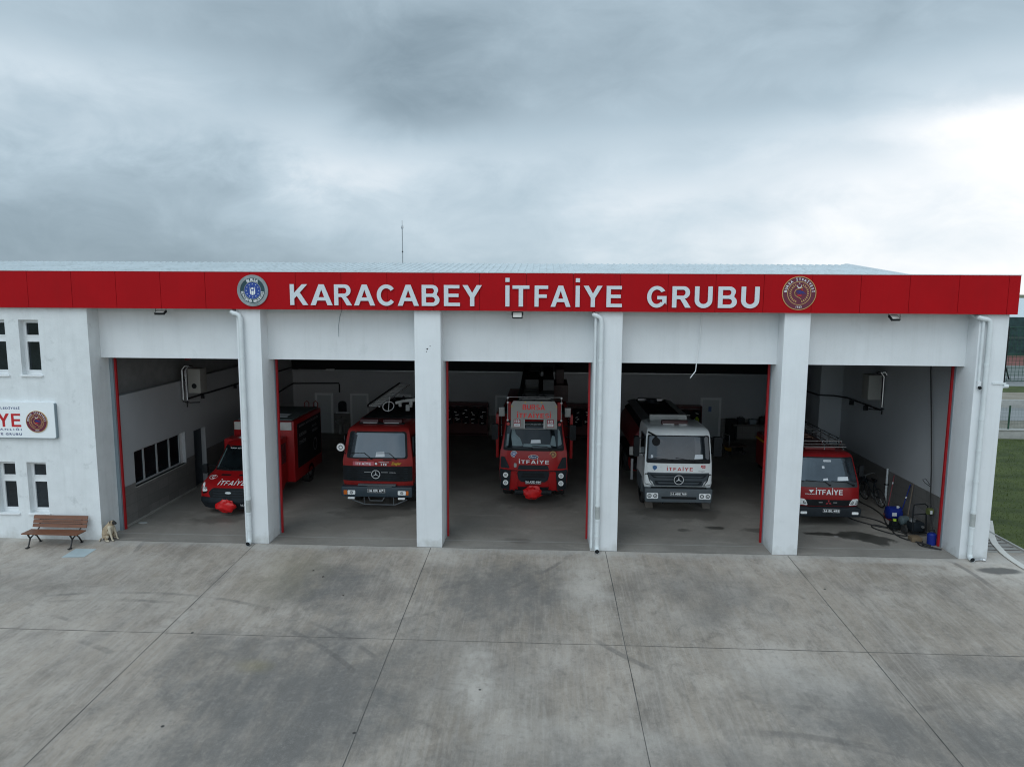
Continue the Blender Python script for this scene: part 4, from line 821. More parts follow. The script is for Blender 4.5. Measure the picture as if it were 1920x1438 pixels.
def plate(root, surf, x, z, txt, w=.50, h=.11, off=.03):
    b = MB(); b.panel(rect(x-w/2, x+w/2, z-h/2, z+h/2, .012), surf, off, 2, .02); pl = b.build('number_plate', BLACK, root)
    b = MB(); text(b, txt, x-w*.43, x+w*.46, z-h*.31, z+h*.31, surf, off+.003, .04); y = surf(x, z)-off-.002
    for a, c, d, e in ((-w/2+.004, w/2-.004, -h/2+.003, -h/2+.01), (-w/2+.004, w/2-.004, h/2-.01, h/2-.003), (-w/2+.003, -w/2+.01, -h/2+.003, h/2-.003), (w/2-.01, w/2-.003, -h/2+.003, h/2-.003)): b.add([(x+a, y, z+d), (x+c, y, z+d), (x+c, y, z+e), (x+a, y, z+e)], [(0, 1, 2, 3)])
    b.build('plate_lettering', WHITE, pl)
def headlight(root, surf, outl, n=2, off=.02, m=LENS, x=None):
    b = MB(); b.panel(outl, surf, off, 3, .04); h = b.build('headlight', m, root, True)
    xs = [p[0] for p in outl]; zs = [p[1] for p in outl]; w = max(xs)-min(xs); hh = max(zs)-min(zs); r = min(hh*.36, w/(2.4*n)); cz = (max(zs)+min(zs))/2
    b = MB()
    for k in range(n):
        cx = min(xs)+w*(k+.5)/n; y = surf(cx, cz)-off-.003; b.disc((cx, cz), r, 14, y, r*.55); b.disc((cx, cz), r*.3, 10, y-.001)
    b.build('reflector', mat('reflector', (.22, .24, .25), .2, .6), h); return h
def star_badge(root, surf, x, z, r, off=.03):
    y = surf(x, z)-off; b = MB(); b.tube([(x+r*cos(2*pi*k/28), y, z+r*sin(2*pi*k/28)) for k in range(28)], r*.085, 6, closed=True)
    for k in range(3):
        a = pi/2+k*2*pi/3; n_ = (cos(a+pi/2), sin(a+pi/2)); b.add([(x+n_[0]*r*.13, y, z+n_[1]*r*.13), (x+r*cos(a)*.98, y, z+r*sin(a)*.98), (x-n_[0]*r*.13, y, z-n_[1]*r*.13), (x, y-.015, z)], [(0, 1, 3), (1, 2, 3)])
    return b.build('star_badge', mat('bright_trim', (.72, .74, .75), .3, .25), root)
def oval_badge(root, surf, x, z, a, c, off, m, txt=None):
    b = MB(); b.panel([(x+a*cos(2*pi*k/24), z+c*sin(2*pi*k/24)) for k in range(24)], surf, off, 2, .02); o = b.build('oval_badge', CHROME, root)
    b = MB(); b.panel([(x+a*.9*cos(2*pi*k/24), z+c*.84*sin(2*pi*k/24)) for k in range(24)], surf, off+.003, 2, .003); q = b.build('badge_face', m, o)
    if txt: b = MB(); text(b, txt, x-a*.62, x+a*.62, z-c*.35, z+c*.42, surf, off+.006, .02, .3); b.build('badge_script', WHITE, o)
def wiper(root, surf, x0, z0, x1, z1, xe, ze, off=.035):
    b = MB(); P = lambda x, z, o=off: (x, surf(x, z)-o, z)
    b.tube([P(x0, z0), P(x1, z1)], .012, 6); b.tube([P(x1+(xe-x1)*t, z1+(ze-z1)*t) for t in (0, .33, .66, 1)], .010, 6); b.tube([P(x0-.03, z0), P(x0+.03, z0)], .025, 6); return b.build('wiper', BLACK, root)
def mirror_arm(root, x, z0, z1, y, w=.10, d=.22, m=BLACK, armx=None):
    b = MB(); s_ = 1 if x > 0 else -1
    b.prism(rpoly([(x-w, z0), (x+w, z0), (x+w, z1), (x-w, z1)], .05), 'y', y, y+d); mm = b.build('mirror', m, root, bevel=.012)
    b = MB(); ax = armx if armx is not None else x-s_*.35
    for z in (z0+.08, z1-.06): b.tube([(x-s_*w*.8, y+.1, z), (ax, y+.25, z)], .018, 6)
    b.build('mirror_arm', m, mm)
def beacon(root, x0, x1, y, z, m=REDL, r=.09):
    b = MB(); b.prism(rpoly([(y-r, z), (y+r, z), (y+r*.7, z+r*1.3), (y-r*.7, z+r*1.3)], .03), 'x', x0, x1); return b.build('light_bar', m, root, bevel=.01)
def bag_mesh(cx, cy, cz, rx, rz, seed, m=BAG):
    rg = random.Random(seed); b = MB(); nu, nv = 18, 10; vs = []
    for j in range(nv+1):
        v = pi*j/nv
        for i in range(nu):
            u = 2*pi*i/nu; k = 1+.13*sin(3*u+seed)+.10*sin(5*v+2*u)+rg.uniform(-.07, .07); vs.append((cx+rx*k*sin(v)*cos(u), cy-.13*sin(v)*abs(sin(u))*k*(1 if sin(u) > 0 else -.6), cz+rz*k*cos(v)))
    b.add(vs, [(j*nu+i, j*nu+(i+1) % nu, (j+1)*nu+(i+1) % nu, (j+1)*nu+i) for j in range(nv) for i in range(nu)]); return b
def ladder(root, name, p, q, w, n, m=ALU, up=(0, 0, 1), r=.025):
    p = Vector(p); q = Vector(q); d = (q-p).normalized(); s_ = d.cross(Vector(up)).normalized()*w/2; b = MB()
    for k in (-1, 1): b.tube([p+s_*k, q+s_*k], r, 6)
    for i in range(n): c = p.lerp(q, (i+.5)/n); b.tube([c-s_, c+s_], r*.7, 6)
    return b.build(name, m, root)
def paper(root, surf, x0, x1, z0, z1, off):
    b = MB(); b.panel([(x0, z0), (x1, z0+.01), (x1-.01, z1), (x0+.02, z1-.01)], surf, off, 1, .002); return b.build('paper_notice', PAPER, root)

# ---- old red heavy truck (second bay)
def old_truck():
    t = thing('fire_truck', 'old red fire truck with black grille and ladder on the roof in the second bay', 'fire truck', (-5.07, 3.2, 0))
    cab = Cab([(.72, 1.08, .10, 2.0), (.9, 1.14, .03, 2.0), (1.0, 1.15, 0, 2.0), (1.68, 1.15, 0, 2.0), (1.75, 1.14, .02, 2.0), (2.60, 1.02, .22, 2.0), (2.68, .99, .28, 2.0), (2.74, .93, .40, 1.98), (2.76, .82, .58, 1.9)], .10, 5); F = cab.front
    b = MB(); cab.mesh(b).build('cab', TRUCKR2, t, True)
    b = MB(); b.panel(rect(-1.145, 1.145, 1.02, 1.51, .03), F, .025, 5); g = b.build('grille', BLACK, t, True)
    b = MB()
    for k in range(6): b.panel(rect(-1.0, 1.0, 1.045+k*.075, 1.075+k*.075, .01), F, .035, 2)
    b.build('grille_louvre', BLACK2, g)
    star_badge(t, F, -.03, 1.26, .135, .08)
    b = MB(); 
    for a, c in ((-.42, -.2), (.14, .36)): b.panel(rect(a, c, 1.315, 1.33, .004), F, .05, 1)
    text(b, '1922 A', .42, .62, 1.30, 1.335, F, .05, .03); b.build('grille_trim', STEEL, t)
    b = MB(); b.panel(rpoly([(-1.02, 1.76), (1.0, 1.76), (.93, 2.62), (-.93, 2.62)], .09), F, .012, 6); b.build('windscreen_seal', BLACK, t, True)
    b = MB(); b.panel(rpoly([(-.95, 1.80), (.93, 1.80), (.88, 2.58), (-.88, 2.58)], .08), F, .020, 6); ws = b.build('windscreen', WSG, t, True)
    paper(ws, F, -.05, .25, 1.82, 1.98, .028)
    wiper(t, F, -.18, 1.76, -.42, 1.94, -.85, 1.93); wiper(t, F, .62, 1.76, .40, 1.94, -.02, 1.93)
    b = MB()
    for a in (-.6, .2): b.panel(rect(a, a+.28, 1.70, 1.735, .01), F, .012, 2)
    b.build('air_slot', BLACK, t)
    b = MB(); b.panel(rect(-.80, -.10, 1.535, 1.665, .02), F, .010, 4); b.build('pink_sticker', mat('sticker_pink', (.50, .10, .12), .5), t)
    b = MB(); caps_text(b, 'İTFAİYE', -.70, -.20, 1.55, 1.635, F, .014); b.disc((-.03, 1.60), .04, 14, F(-.03, 1.6)-.014); text(b, '112', .13, .32, 1.54, 1.615, F, .014, .05); text(b, 'HEMEN ARA', .06, .40, 1.635, 1.66, F, .014, .03); b.build('lettering', WHITE, t)
    b = MB(); text(b, 'Ziegler', .46, .80, 1.54, 1.66, F, .014, .03, .3); b.build('script', YEL, t)
    b = MB(); b.prism(rpoly([(-1.16, .52), (1.16, .52), (1.17, .86), (-1.17, .86)], .05), 'y', -.14, .15); b.build('bumper', BBLUE, t, bevel=.03)
    b = MB(); b.prism(rect(-.62, .62, .88, .93, .01), 'y', -.10, .1); b.prism(rect(-.3, .5, .855, .875, .01), 'y', -.16, .1); b.build('step', mat('dull_steel', (.09, .10, .11), .5), t)
    f = flat(-.14)
    for x0, x1, ax0, ax1 in ((-.95, -.70, -1.08, -.965), (.70, .96, .97, 1.05)):
        headlight(t, f, rect(x0, x1, .60, .74, .03), 1, .015)
        b = MB(); b.panel(rect(ax0, ax1, .60, .74, .02), f, .015, 2); b.build('indicator', AMB, t)
        b = MB(); q = (x0+x1)/2; b.prism(rect(q-.13, q+.09, .44, .505, .01), 'y', -.12, -.04); b.build('fog_lamp', LENS, t)
    plate(t, f, 0, .74, '16 ER 671', .58, .14, .02)
    b = MB(); b.tube([(-.26, -.16, .52), (-.2, -.2, .42), (.2, -.2, .42), (.26, -.16, .52)], .015, 6); b.tube([(-.95, -.05, .44), (-.4, -.1, .26), (.6, -.1, .26), (.98, -.05, .42)], .018, 6); b.tube([(-.42, -.1, .50), (-.42, -.1, .26)], .014, 5); b.tube([(.55, -.1, .50), (.55, -.1, .26)], .014, 5); b.build('tow_frame', mat('dull_steel', (.09, .10, .11), .5), t)
    b = MB(); b.tube([(-1.18, -.02, 2.13), (-1.18, .10, 2.13)], [.135, .10], 20); o = b.build('spot_lamp', CHROME, t, True); b = MB(); b.disc((-1.18, 2.13), .12, 20, -.025, .075); b.disc((-1.18, 2.13), .045, 12, -.026); b.build('lens', LENS, o); b = MB(); b.disc((-1.18, 2.13), .075, 16, -.0245, .045); b.build('reflector', mat('reflector', (.22, .24, .25)), o); b = MB(); b.tube([(-1.12, .05, 2.0), (-1.05, .15, 1.85)], .015, 6); b.build('lamp_arm', BLACK, o)
    for sgn in (-1, 1):
        b = MB(); b.box(sgn*1.155, sgn*1.12, .30, 1.25, 1.76, 2.45); b.build('side_window', GLASS, t)
        b = MB(); b.box(min(sgn*1.05, sgn*1.19), max(sgn*1.05, sgn*1.19), .55, 1.65, .5, 1.05); b.build('wheel_arch', BLACK2, t, bevel=.03)
    b = MB(); b.box(-.75, .75, .75, .95, 2.765, 2.80); b.build('roof_hatch', BLACK, t); DB = mat('dark_light_bar', (.05, .012, .014), .5); beacon(t, -.72, -.12, .85, 2.80, DB, .10); beacon(t, .05, .68, .85, 2.80, DB, .10)
    b = MB(); b.box(-.62, -.15, .735, .75, 2.80, 2.825); b.box(.1, .58, .735, .75, 2.80, 2.825); b.build('light_bar_edge', STEEL, t)
    b = MB(); b.box(-1.08, 1.2, 2.05, 7.2, .95, 2.70); bd = b.build('superstructure', TRUCKR2, t, bevel=.04)
    b = MB()
    for k in range(4): b = MB(); b.box(1.2, 1.215, 2.4+k*1.2, 3.4+k*1.2, 1.2, 2.6); b.build('locker_shutter', DARKST, bd)
    b = MB(); b.box(-1.0, 1.1, 2.2, 7.0, 2.705, 2.73); b.build('roof_deck', DARKST, t)
    b = MB(); b.box(-.45, .45, .6, 7, .5, .85); b.build('chassis', DARKST, t)
    ladder(t, 'ladder', (-.78, 2.9, 3.0), (-.42, 6.9, 3.28), .42, 15, mat('pale_aluminium', (.62, .63, .63), .4, .2), (0, 0, 1), .028)
    b = MB(); b.tube([(-.98, 2.9, 3.0), (-.98, 2.86, 3.06)], .03, 6); b.tube([(-1.0, 3, 3.06), (-.62, 6.9, 3.36)], .03, 6); b.build('ladder_rail', BLACK, t)
    b = MB(); pts = [(-.22+.20*cos(a)*1.0, 2.82, 3.03+.17*sin(a)) for a in [k*2*pi/20 for k in range(20)]]; pts = [(x+(z-3.03)*.2, y, z) for x, y, z in pts]; b.tube(pts, .017, 6, closed=True); b.tube([(-.22, 2.8, 2.84), (-.17, 2.8, 3.38)], .015, 6); b.build('hand_wheel', WHITE, t)
    b = MB(); b.tube([(-.05, 3.3, 3.08), (.25, 3.3, 3.16), (.55, 3.25, 3.20), (.88, 3.2, 3.26)], [.06, .055, .07, .08], 8); b.tube([(.55, 3.25, 3.2), (.5, 3.25, 2.95)], .07, 8); b.tube([(.1, 3.3, 3.12), (.12, 3.3, 2.95)], .06, 8); mo = b.build('water_monitor', mat('pale_paint', (.55, .56, .55), .5), t, True)
    b = MB(); b.tube([(-.12, 3.25, 3.30), (-.04, 3.25, 3.22)], .05, 8); b.tube([(.22, 3.25, 3.33), (.32, 3.25, 3.24)], .045, 8); b.tube([(.4, 3.2, 3.27), (.7, 3.2, 3.32)], .02, 5); b.build('valve', BLACK, mo)
    for q in ((.38, .52, 3.0, 3.1, 2.84, 3.06), (.95, 1.1, 2.95, 3.1, 2.84, 3.2)): b = MB(); b.box(*q); b.build('roof_box', ALU, t)
    for x in (-.95, .95): wheel(t, x, 1.35, .5, .30); wheel(t, x, 5.6, .5, .5)
    return t
old_truck()

# ---- ladder truck in the middle bay
def ladder_truck():
    t = thing('fire_truck', 'red ladder truck with big grey text panel over its windscreen in the middle bay', 'fire truck', (.01, 4.3, 0))
    cab = Cab([(.45, 1.02, .06, 2.1), (.75, 1.13, .02, 2.1), (1.16, 1.16, 0, 2.1), (1.80, 1.13, .04, 2.1), (1.93, 1.10, .08, 2.1), (2.70, .98, .25, 2.1), (2.9, .95, .32, 2.1), (3.05, .88, .5, 2.05)], .16, 4); F = cab.front
    b = MB(); cab.mesh(b).build('cab', TRUCKR, t, True)
    b = MB(); b.panel(rpoly([(-1.04, 1.84), (1.04, 1.84), (.93, 2.82), (-.93, 2.82)], .08), F, .012, 6); b.build('windscreen_seal', BLACK, t, True)
    b = MB(); b.panel(rpoly([(-.99, 1.93), (.99, 1.93), (.89, 2.66), (-.89, 2.66)], .07), F, .020, 6); ws = b.build('windscreen', WSD, t, True)
    CU = mat('cab_curtain', (.16, .22, .24), .6, var=.2)
    b = MB(); b.panel(rpoly([(-.72, 1.99), (-.36, 2.01), (-.45, 2.25), (-.60, 2.38), (-.66, 2.60), (-.74, 2.60), (-.76, 2.3)], .03), F, .024, 3, .003); b.panel(rpoly([(-.93, 2.0), (-.86, 2.0), (-.83, 2.38), (-.90, 2.38)], .02), F, .024, 2, .003); b.panel(rpoly([(.56, 2.04), (.76, 1.99), (.72, 2.33), (.62, 2.36)], .03), F, .024, 2, .003); b.panel(rpoly([(.82, 2.0), (.96, 2.05), (.88, 2.5), (.81, 2.6)], .03), F, .024, 2, .003); b.panel(rpoly([(-.35, 1.98), (.6, 1.98), (.55, 2.06), (-.34, 2.08)], .02), F, .024, 2, .003); b.build('sunscreen', CU, ws)
    paper(ws, F, -.10, .24, 2.10, 2.22, .028)
    wiper(t, F, -.05, 1.93, -.2, 1.96, -.72, 1.99, .04); wiper(t, F, .55, 1.93, .45, 1.99, -.05, 2.02, .04)
    b = MB(); b.panel(rect(-.9, .9, 2.68, 2.80, .03), F, .03, 3); b.build('visor', BLACK, t); b = MB(); text(b, 'BURSA BÜYÜKŞEHİR BELEDİYESİ', -.62, .78, 2.69, 2.76, F, .035, .03); b.build('visor_lettering', mat('dim_letters', (.28, .32, .33), .6), t)
    # lower black corner pieces and grilles
    for s_ in (-1, 1):
        b = MB(); b.panel(rpoly([(s_*.80, 1.24), (s_*1.12, 1.24), (s_*1.11, 1.62), (s_*.98, 1.62)], .04), F, .02, 3); b.build('corner_vent', BLACK2, t)
        b = MB(); b.panel(rpoly([(s_*.82, .46), (s_*1.10, .50), (s_*1.15, 1.20), (s_*.74, 1.17), (s_*.80, .8)], .05), F, .05, 4); cn = b.build('bumper_corner', BLACK2, t, True)
        for z in (1.01, .74):
            b = MB(); x = s_*.94; y = F(.85, z)-.056; b.disc((x, z), .088, 20, y, 0, .12); h = b.build('headlight', LENS, cn); b = MB(); b.disc((x, z), .05, 14, y-.002, .036); b.disc((x, z), .018, 8, y-.002); b.build('reflector', DARKST, h)
    b = MB(); b.panel(rpoly([(-.54, 1.21), (.54, 1.21), (.48, 1.36), (-.48, 1.36)], .03), F, .02, 3); b.build('upper_grille', BLACK2, t)
    b = MB(); b.panel(rpoly([(-.54, .90), (-.40, .78), (.40, .78), (.54, .90), (.53, 1.15), (-.53, 1.15)], .03), F, .03, 4); g = b.build('lower_grille', BLACK2, t); b = MB()
    for k in range(2): b.panel(rect(-.40+k*.03, .40-k*.03, .94+k*.09, 1.0+k*.09, .02), F, .04, 2)
    b.build('grille_slot', BLACK, g)
    b = MB(); b.panel(rpoly([(-.78, .46), (.78, .46), (.68, .60), (-.68, .60)], .03), F, .05, 4); b.build('bumper', BLACK, t)
    for s_ in (-1, 1): b = MB(); b.panel(rpoly([(s_*.78, .50), (s_*.5, .46), (s_*.56, .70), (s_*.5, .86), (s_*.56, 1.14), (s_*.76, 1.14)], .02), F, .06, 3); b.build('bumper_wing', TRUCKR, t)
    b = MB(); b.panel(rect(-1.12, 1.12, 1.158, 1.178, .005), F, .012, 3); b.build('panel_gap', BLACK, t)
    plate(t, F, 0, .79, '16 AZD 934', .54, .125, .07)
    oval_badge(t, F, .0, 1.645, .17, .07, .02, mat('badge_blue', (.01, .03, .12), .3), 'Ford')
    b = MB(); caps_text(b, 'İTFAİYE', -.49, .53, 1.41, 1.53, F, .01, gap=.2); b.build('lettering', WHITE, t)
    e = MB(); e = bpy.data.objects.new('city_badge', None)
    for fn, x in ((0, -.66), (1, .66)):
        y = F(x, 1.73)-.008; b = MB(); b.disc((x, 1.73), .115, 28, y, .088); o = b.build('round_sticker', STEEL if fn == 0 else GOLD, t); b = MB(); b.disc((x, 1.73), .088, 24, y+.001); b.build('sticker_face', BLUE if fn == 0 else MAROON, o)
        b = MB(); b.disc((x, 1.73), .07, 18, y-.001, .06); poly_face(b, [(x-.025, 1.76), (x+.025, 1.76), (x+.025, 1.71), (x, 1.69), (x-.025, 1.71)], y-.001); b.build('sticker_mark', WHITE if fn == 0 else GOLD, o)
        x2 = x*1.32; y = F(x2, 2.62)-.03; b = MB(); b.disc((x2, 2.72), .055, 16, y-.03, 0, .03); b.build('marker_lamp', mat('marker_pink', (.5, .06, .06), .3), t)
    b = MB(); b.panel(rect(-.66, -.57, 1.28, 1.42, .03), F, .015, 2); b.build('small_sticker', mat('sticker_grey', (.3, .33, .32), .5), t)
    bag_mesh(-.02, -.17, .46, .34, .20, 3).build('winch_cover', BAG, t, True)
    b = MB(); b.tube([(-.62, -.12, .46), (.62, -.12, .46)], .09, 12); b.build('winch', BLACK, t)
    # text panel on the front of the roof rack
    PF = lambda x, z: -.02+(z-2.66)*.12
    b = MB(); ol = [(-.77, 2.62), (.78, 2.62), (.78, 3.38), (.70, 3.52), (-.70, 3.52), (-.77, 3.40)]; hx0, hx1, hz = -.30, .33, 2.93
    ol = [(-.77, 2.62), (hx0, 2.62), (hx0, hz), (hx1, hz), (hx1, 2.62), (.78, 2.62), (.78, 3.40), (.69, 3.54), (-.69, 3.54), (-.77, 3.41)]
    vs = [(x, PF(x, z), z) for x, z in ol]+[(x, PF(x, z)+.03, z) for x, z in ol]; n = len(ol)
    b.add(vs, [(0, 1, 2, 9), (2, 3, 6, 9), (3, 4, 5, 6), (6, 7, 8, 9), (10, 11, 12, 19), (12, 13, 16, 19), (13, 14, 15, 16), (16, 17, 18, 19)]+[(k, n+k, n+(k+1) % n, (k+1) % n) for k in range(n)]); sp_ = b.build('text_panel', mat('panel_silver', (.30, .30, .285), .5, .1, var=.05), t)
    b = MB(); b.tube([(-.77, -.035, 2.62), (.78, -.035, 2.62)], .018, 6); b.box(-.34, -.30, -.05, .02, 2.63, 2.93); b.box(.33, .37, -.05, .02, 2.63, 2.93); b.build('panel_edge', STEEL, sp_)
    b = MB(); caps_text(b, 'BURSA', -.38, .37, 3.25, 3.42, PF, .006); caps_text(b, 'İTFAİYESİ', -.56, .57, 2.98, 3.135, PF, .006); b.build('lettering', BRED, sp_)
    for x in (-.56, .56):
        b = MB(); b.panel(rect(x-.115, x+.115, 2.68, 2.93, .01), PF, .004, 1, .003); st_ = b.build('emergency_sticker', mat('sticker_red', (.32, .02, .04), .5), sp_)
        yy = PF(0, 2.8)-.03; PQ = lambda a, c: min(yy, -.014)
        b = MB(); b.panel(rect(x-.10, x+.10, 2.695, 2.79, .01), PF, .007, 1, .002); text(b, '112', x-.085, x+.085, 2.82, 2.91, PF, .008, .06); b.build('sticker_lettering', WHITE, st_); b = MB(); text(b, 'ACİL', x-.06, x+.06, 2.725, 2.765, PF, .010, .03); b.build('sticker_text', GREYM, st_)
    b = MB()
    for x, z in ((-.29, 3.50), (.26, 3.50), (-.74, 3.36), (.75, 3.36)): b.disc((x, z), .03, 10, PF(x, z)-.012, 0, .012)
    b.build('panel_bolt', mat('brass', (.5, .36, .12), .4, .5), sp_)
    b = MB(); b.tube([(-.88, .05, 2.90), (-.88, .05, 3.68), (.92, .05, 3.68), (.92, .05, 2.90)], .016, 6); b.tube([(-.5, .08, 3.62), (.55, .08, 3.62)], .014, 6)
    for x in (-.88, .92):
        for z in (2.9, 3.5, 3.66): b.tube([(x, .03, z), (x, .0, z)], .035, 8)
    b.build('front_rail', STEEL, t)
    for x0, x1 in ((-.88, -.78), (.79, .92)): b = MB(); b.box(x0, x1, .12, .3, 2.9, 3.5); b.build('roof_side_panel', TRUCKR, t)
    for x in (-1.11, 1.15): b = MB(); b.box(x-.10, x+.10, .5, .7, 2.94, 3.25); b.build('work_lamp', mat('lamp_glass', (.35, .36, .35), .4), t, bevel=.01)
    for s_ in (-1, 1): mirror_arm(t, s_*1.32, 2.2, 2.72, .15, .11, .16, BLACK, s_*1.05)
    b = MB(); b.box(-1.05, 1.05, .55, 2.0, 3.03, 3.10); b.build('roof_deck', DARKST, t)
    b = MB(); b.box(-1.2, 1.22, 2.2, 8.2, 1.0, 2.85); bd = b.build('superstructure', TRUCKR, t, bevel=.04); b = MB()
    for s_, x in ((-1, -1.2), (1, 1.22)):
        for k in range(4): b = MB(); b.box(min(x, x+s_*.015), max(x, x+s_*.015), 2.5+k*1.4, 3.7+k*1.4, 1.2, 2.6); b.build('locker_shutter', DARKST, bd)
    for x in (-1.28, 1.30): b = MB(); b.box(x-.05, x+.05, .9, 2.3, 1.4, 2.95); b.build('side_locker', TRUCKR, t, bevel=.02)
    b = MB(); b.box(-.45, .45, .6, 8, .5, .95); b.build('chassis', DARKST, t)
    # folded boom, ladder bundle and rescue cage above the deck
    b = MB()
    for k in range(5): b.tube([(-.62+k*.06, 1.2+.2*k, 3.12), (-.48+k*.05, 7.5, 4.05+.03*k)], .045, 6)
    b.box(-.45, .70, 2.0, 7.6, 3.05, 3.5); b.box(.3, .7, 3.0, 7.6, 3.5, 3.9); b.box(-.38, .12, 3.4, 7.8, 3.5, 3.86); b.build('boom', mat('boom_dark', (.03, .035, .037), .5, var=.4), t)
    ladder(t, 'boom_ladder', (-.15, 1.3, 3.42), (-.05, 7.4, 4.02), .5, 16, mat('ladder_dark', (.05, .055, .05), .5), (0, 0, 1), .022)
    b = MB()
    for k in range(5): b.tube([(.32+k*.05, 2.2+k*.9, 3.30+k*.10), (.50+k*.04, 2.2+k*.9, 3.30+k*.10)], .035, 6)
    b.build('hose_coupling', mat('dull_brass', (.14, .12, .05), .5, .3), t)
    b = MB(); b.box(.72, 1.28, 4.2, 6.2, 2.9, 3.55); b.box(.80, 1.12, 4.6, 6.6, 3.55, 4.12); b.build('crane_housing', mat('housing_dark', (.035, .018, .018), .6, var=.4), t, bevel=.03)
    b = MB(); b.tube([(-.55, .6, 3.4), (-.3, .65, 3.62), (0, .6, 3.5), (.3, .65, 3.66), (.6, .6, 3.45)], .03, 6); b.tube([(-.45, .5, 3.62), (-.3, .5, 3.70)], .035, 6); b.tube([(.28, .5, 3.70), (.45, .5, 3.62)], .035, 6); b.build('rolled_hose', BLACK, t)
    for x in (-.93, .93): wheel(t, x, 1.35, .5, .32, DARKST); wheel(t, x, 6.3, .5, .5)
    return t
ladder_truck()

# ---- white tanker in the fourth bay
def tanker():
    t = thing('tanker_truck', 'white cab tanker truck with grey bumper in the fourth bay', 'tanker truck', (4.75, 3.6, 0))
    cab = Cab([(.85, 1.07, .04, 2.0), (1.0, 1.10, .0, 2.0), (1.36, 1.09, 0, 2.0), (1.68, 1.08, .02, 2.0), (1.78, 1.075, .04, 2.0), (2.55, 1.03, .20, 2.0), (2.66, 1.01, .24, 2.0), (2.74, .97, .34, 1.98), (2.79, .86, .52, 1.9)], .10, 7); F = cab.front
    b = MB(); cab.mesh(b).build('cab', TWHITE, t, True)
    b = MB(); b.panel(rpoly([(-1.04, 1.67), (1.04, 1.67), (.99, 2.56), (-.99, 2.56)], .06), F, .012, 6); b.build('windscreen_seal', BLACK, t, True)
    b = MB(); b.panel(rpoly([(-1.0, 1.80), (1.0, 1.80), (.955, 2.53), (-.955, 2.53)], .07), F, .02, 6); ws = b.build('windscreen', WST, t, True)
    b = MB(); b.panel(rpoly([(.52, 1.9), (.78, 1.86), (.72, 2.51), (.5, 2.51)], .03), F, .024, 3, .003); b.build('cab_shadow', GLASS, ws)
    paper(ws, F, .50, .78, 1.82, 1.97, .03); b = MB(); b.panel(rect(-.90, -.83, 1.84, 1.93, .01), F, .028, 1, .004); b.build('permit_sticker', PAPER, ws)
    wiper(t, F, -.15, 1.75, -.35, 1.80, -.85, 1.84); wiper(t, F, .5, 1.75, .32, 1.79, -.1, 1.85)
    b = MB(); b.panel(rpoly([(-1.0, 1.375), (1.0, 1.375), (1.02, 1.655), (-1.02, 1.655)], .02), F, .014, 4); b.build('front_flap', TWHITE, t)
    b = MB(); b.panel(rpoly([(-.78, .93), (.78, .93), (.83, 1.06), (1.0, 1.18), (1.0, 1.36), (-1.0, 1.36), (-1.0, 1.18), (-.83, 1.06)], .03), F, .03, 4); GG = mat('grille_grey', (.045, .058, .07), .5); g = b.build('grille', GG, t)
    b = MB(); b.panel(rpoly([(-.80, 1.19), (.80, 1.19), (.94, 1.31), (-.94, 1.31)], .03), F, .04, 3); b.panel(rpoly([(-.72, .975), (.72, .975), (.78, 1.10), (-.78, 1.10)], .03), F, .04, 3); b.build('grille_slot', BLACK2, g)
    b = MB(); b.panel(rpoly([(-.70, 1.215), (.70, 1.215), (.82, 1.265), (-.82, 1.265)], .02), F, .05, 3); b.panel(rpoly([(-.62, 1.0), (.62, 1.0), (.68, 1.055), (-.68, 1.055)], .02), F, .05, 3); b.build('grille_louvre', GG, g)
    for s_ in (-1, 1):
        b = MB(); b.panel(rpoly([(s_*.84, .95), (s_*1.06, .98), (s_*1.07, 1.29), (s_*1.0, 1.29), (s_*.95, 1.10)], .03), F, .045, 3); b.build('corner_flap', TWHITE, t)
        b = MB(); b.panel(rpoly([(s_*.81, .93), (s_*1.07, .96), (s_*1.075, 1.315), (s_*.98, 1.315), (s_*.925, 1.10)], .03), F, .035, 3); b.build('flap_gap', BLACK, t)
    star_badge(t, F, .0, 1.15, .15, .10)
    b = MB(); b.tube([(0, F(0, 1.15)-.05, 1.15), (0, F(0, 1.15)-.085, 1.15)], .15, 24); b.build('badge_back', BLACK2, t)
    b = MB(); caps_text(b, 'İTFAİYE', -.38, .46, 1.43, 1.54, F, .018, gap=.25); b.box(.72, .86, F(.8, 1.6)-.022, F(.8, 1.6)-.012, 1.52, 1.62); b.build('lettering', LREDP, t)
    b = MB(); text(b, '112', .745, .835, 1.54, 1.60, flat(F(.8, 1.6)), .024, .06); b.build('sticker_lettering', WHITE, t); b = MB(); text(b, 'Atego', .62, .84, 1.39, 1.46, F, .018, 0, .3); b.build('model_script', STEEL, t)
    b = MB(); poly_face(b, [(-.84, 1.58), (-.70, 1.58), (-.70, 1.50), (-.77, 1.43), (-.84, 1.50)], F(-.77, 1.5)-.02); b.disc((-.77, 1.55), .05, 14, F(-.77, 1.5)-.021); b.build('city_sticker', mat('sticker_blue', (.05, .15, .32), .5), t)
    b = MB(); b.prism(rpoly([(-1.07, .40), (1.07, .40), (1.10, .86), (-1.10, .86)], .06), 'y', -.14, .3); b.build('bumper', BGREY, t, bevel=.04)
    f = flat(-.14); b = MB(); b.panel(rect(-.55, .58, .52, .60, .02), f, .006, 2, .02); b.panel(rect(-.9, .9, .855, .925, .01), f, -.05, 2, .03); b.build('bumper_slot', BLACK, t)
    for x0, x1 in ((-1.03, -.66), (.66, 1.03)): headlight(t, f, rpoly([(x0, .53), (x1, .53), (x1, .72), (x0, .72)], .04), 2, .015)
    plate(t, f, .0, .70, '16 ARE 769', .54, .12, .02)
    b = MB(); b.box(-.5, -.46, -.05, .02, .33, .40); b.box(.38, .42, -.05, .02, .33, .4); b.build('tow_eye', DARKST, t)
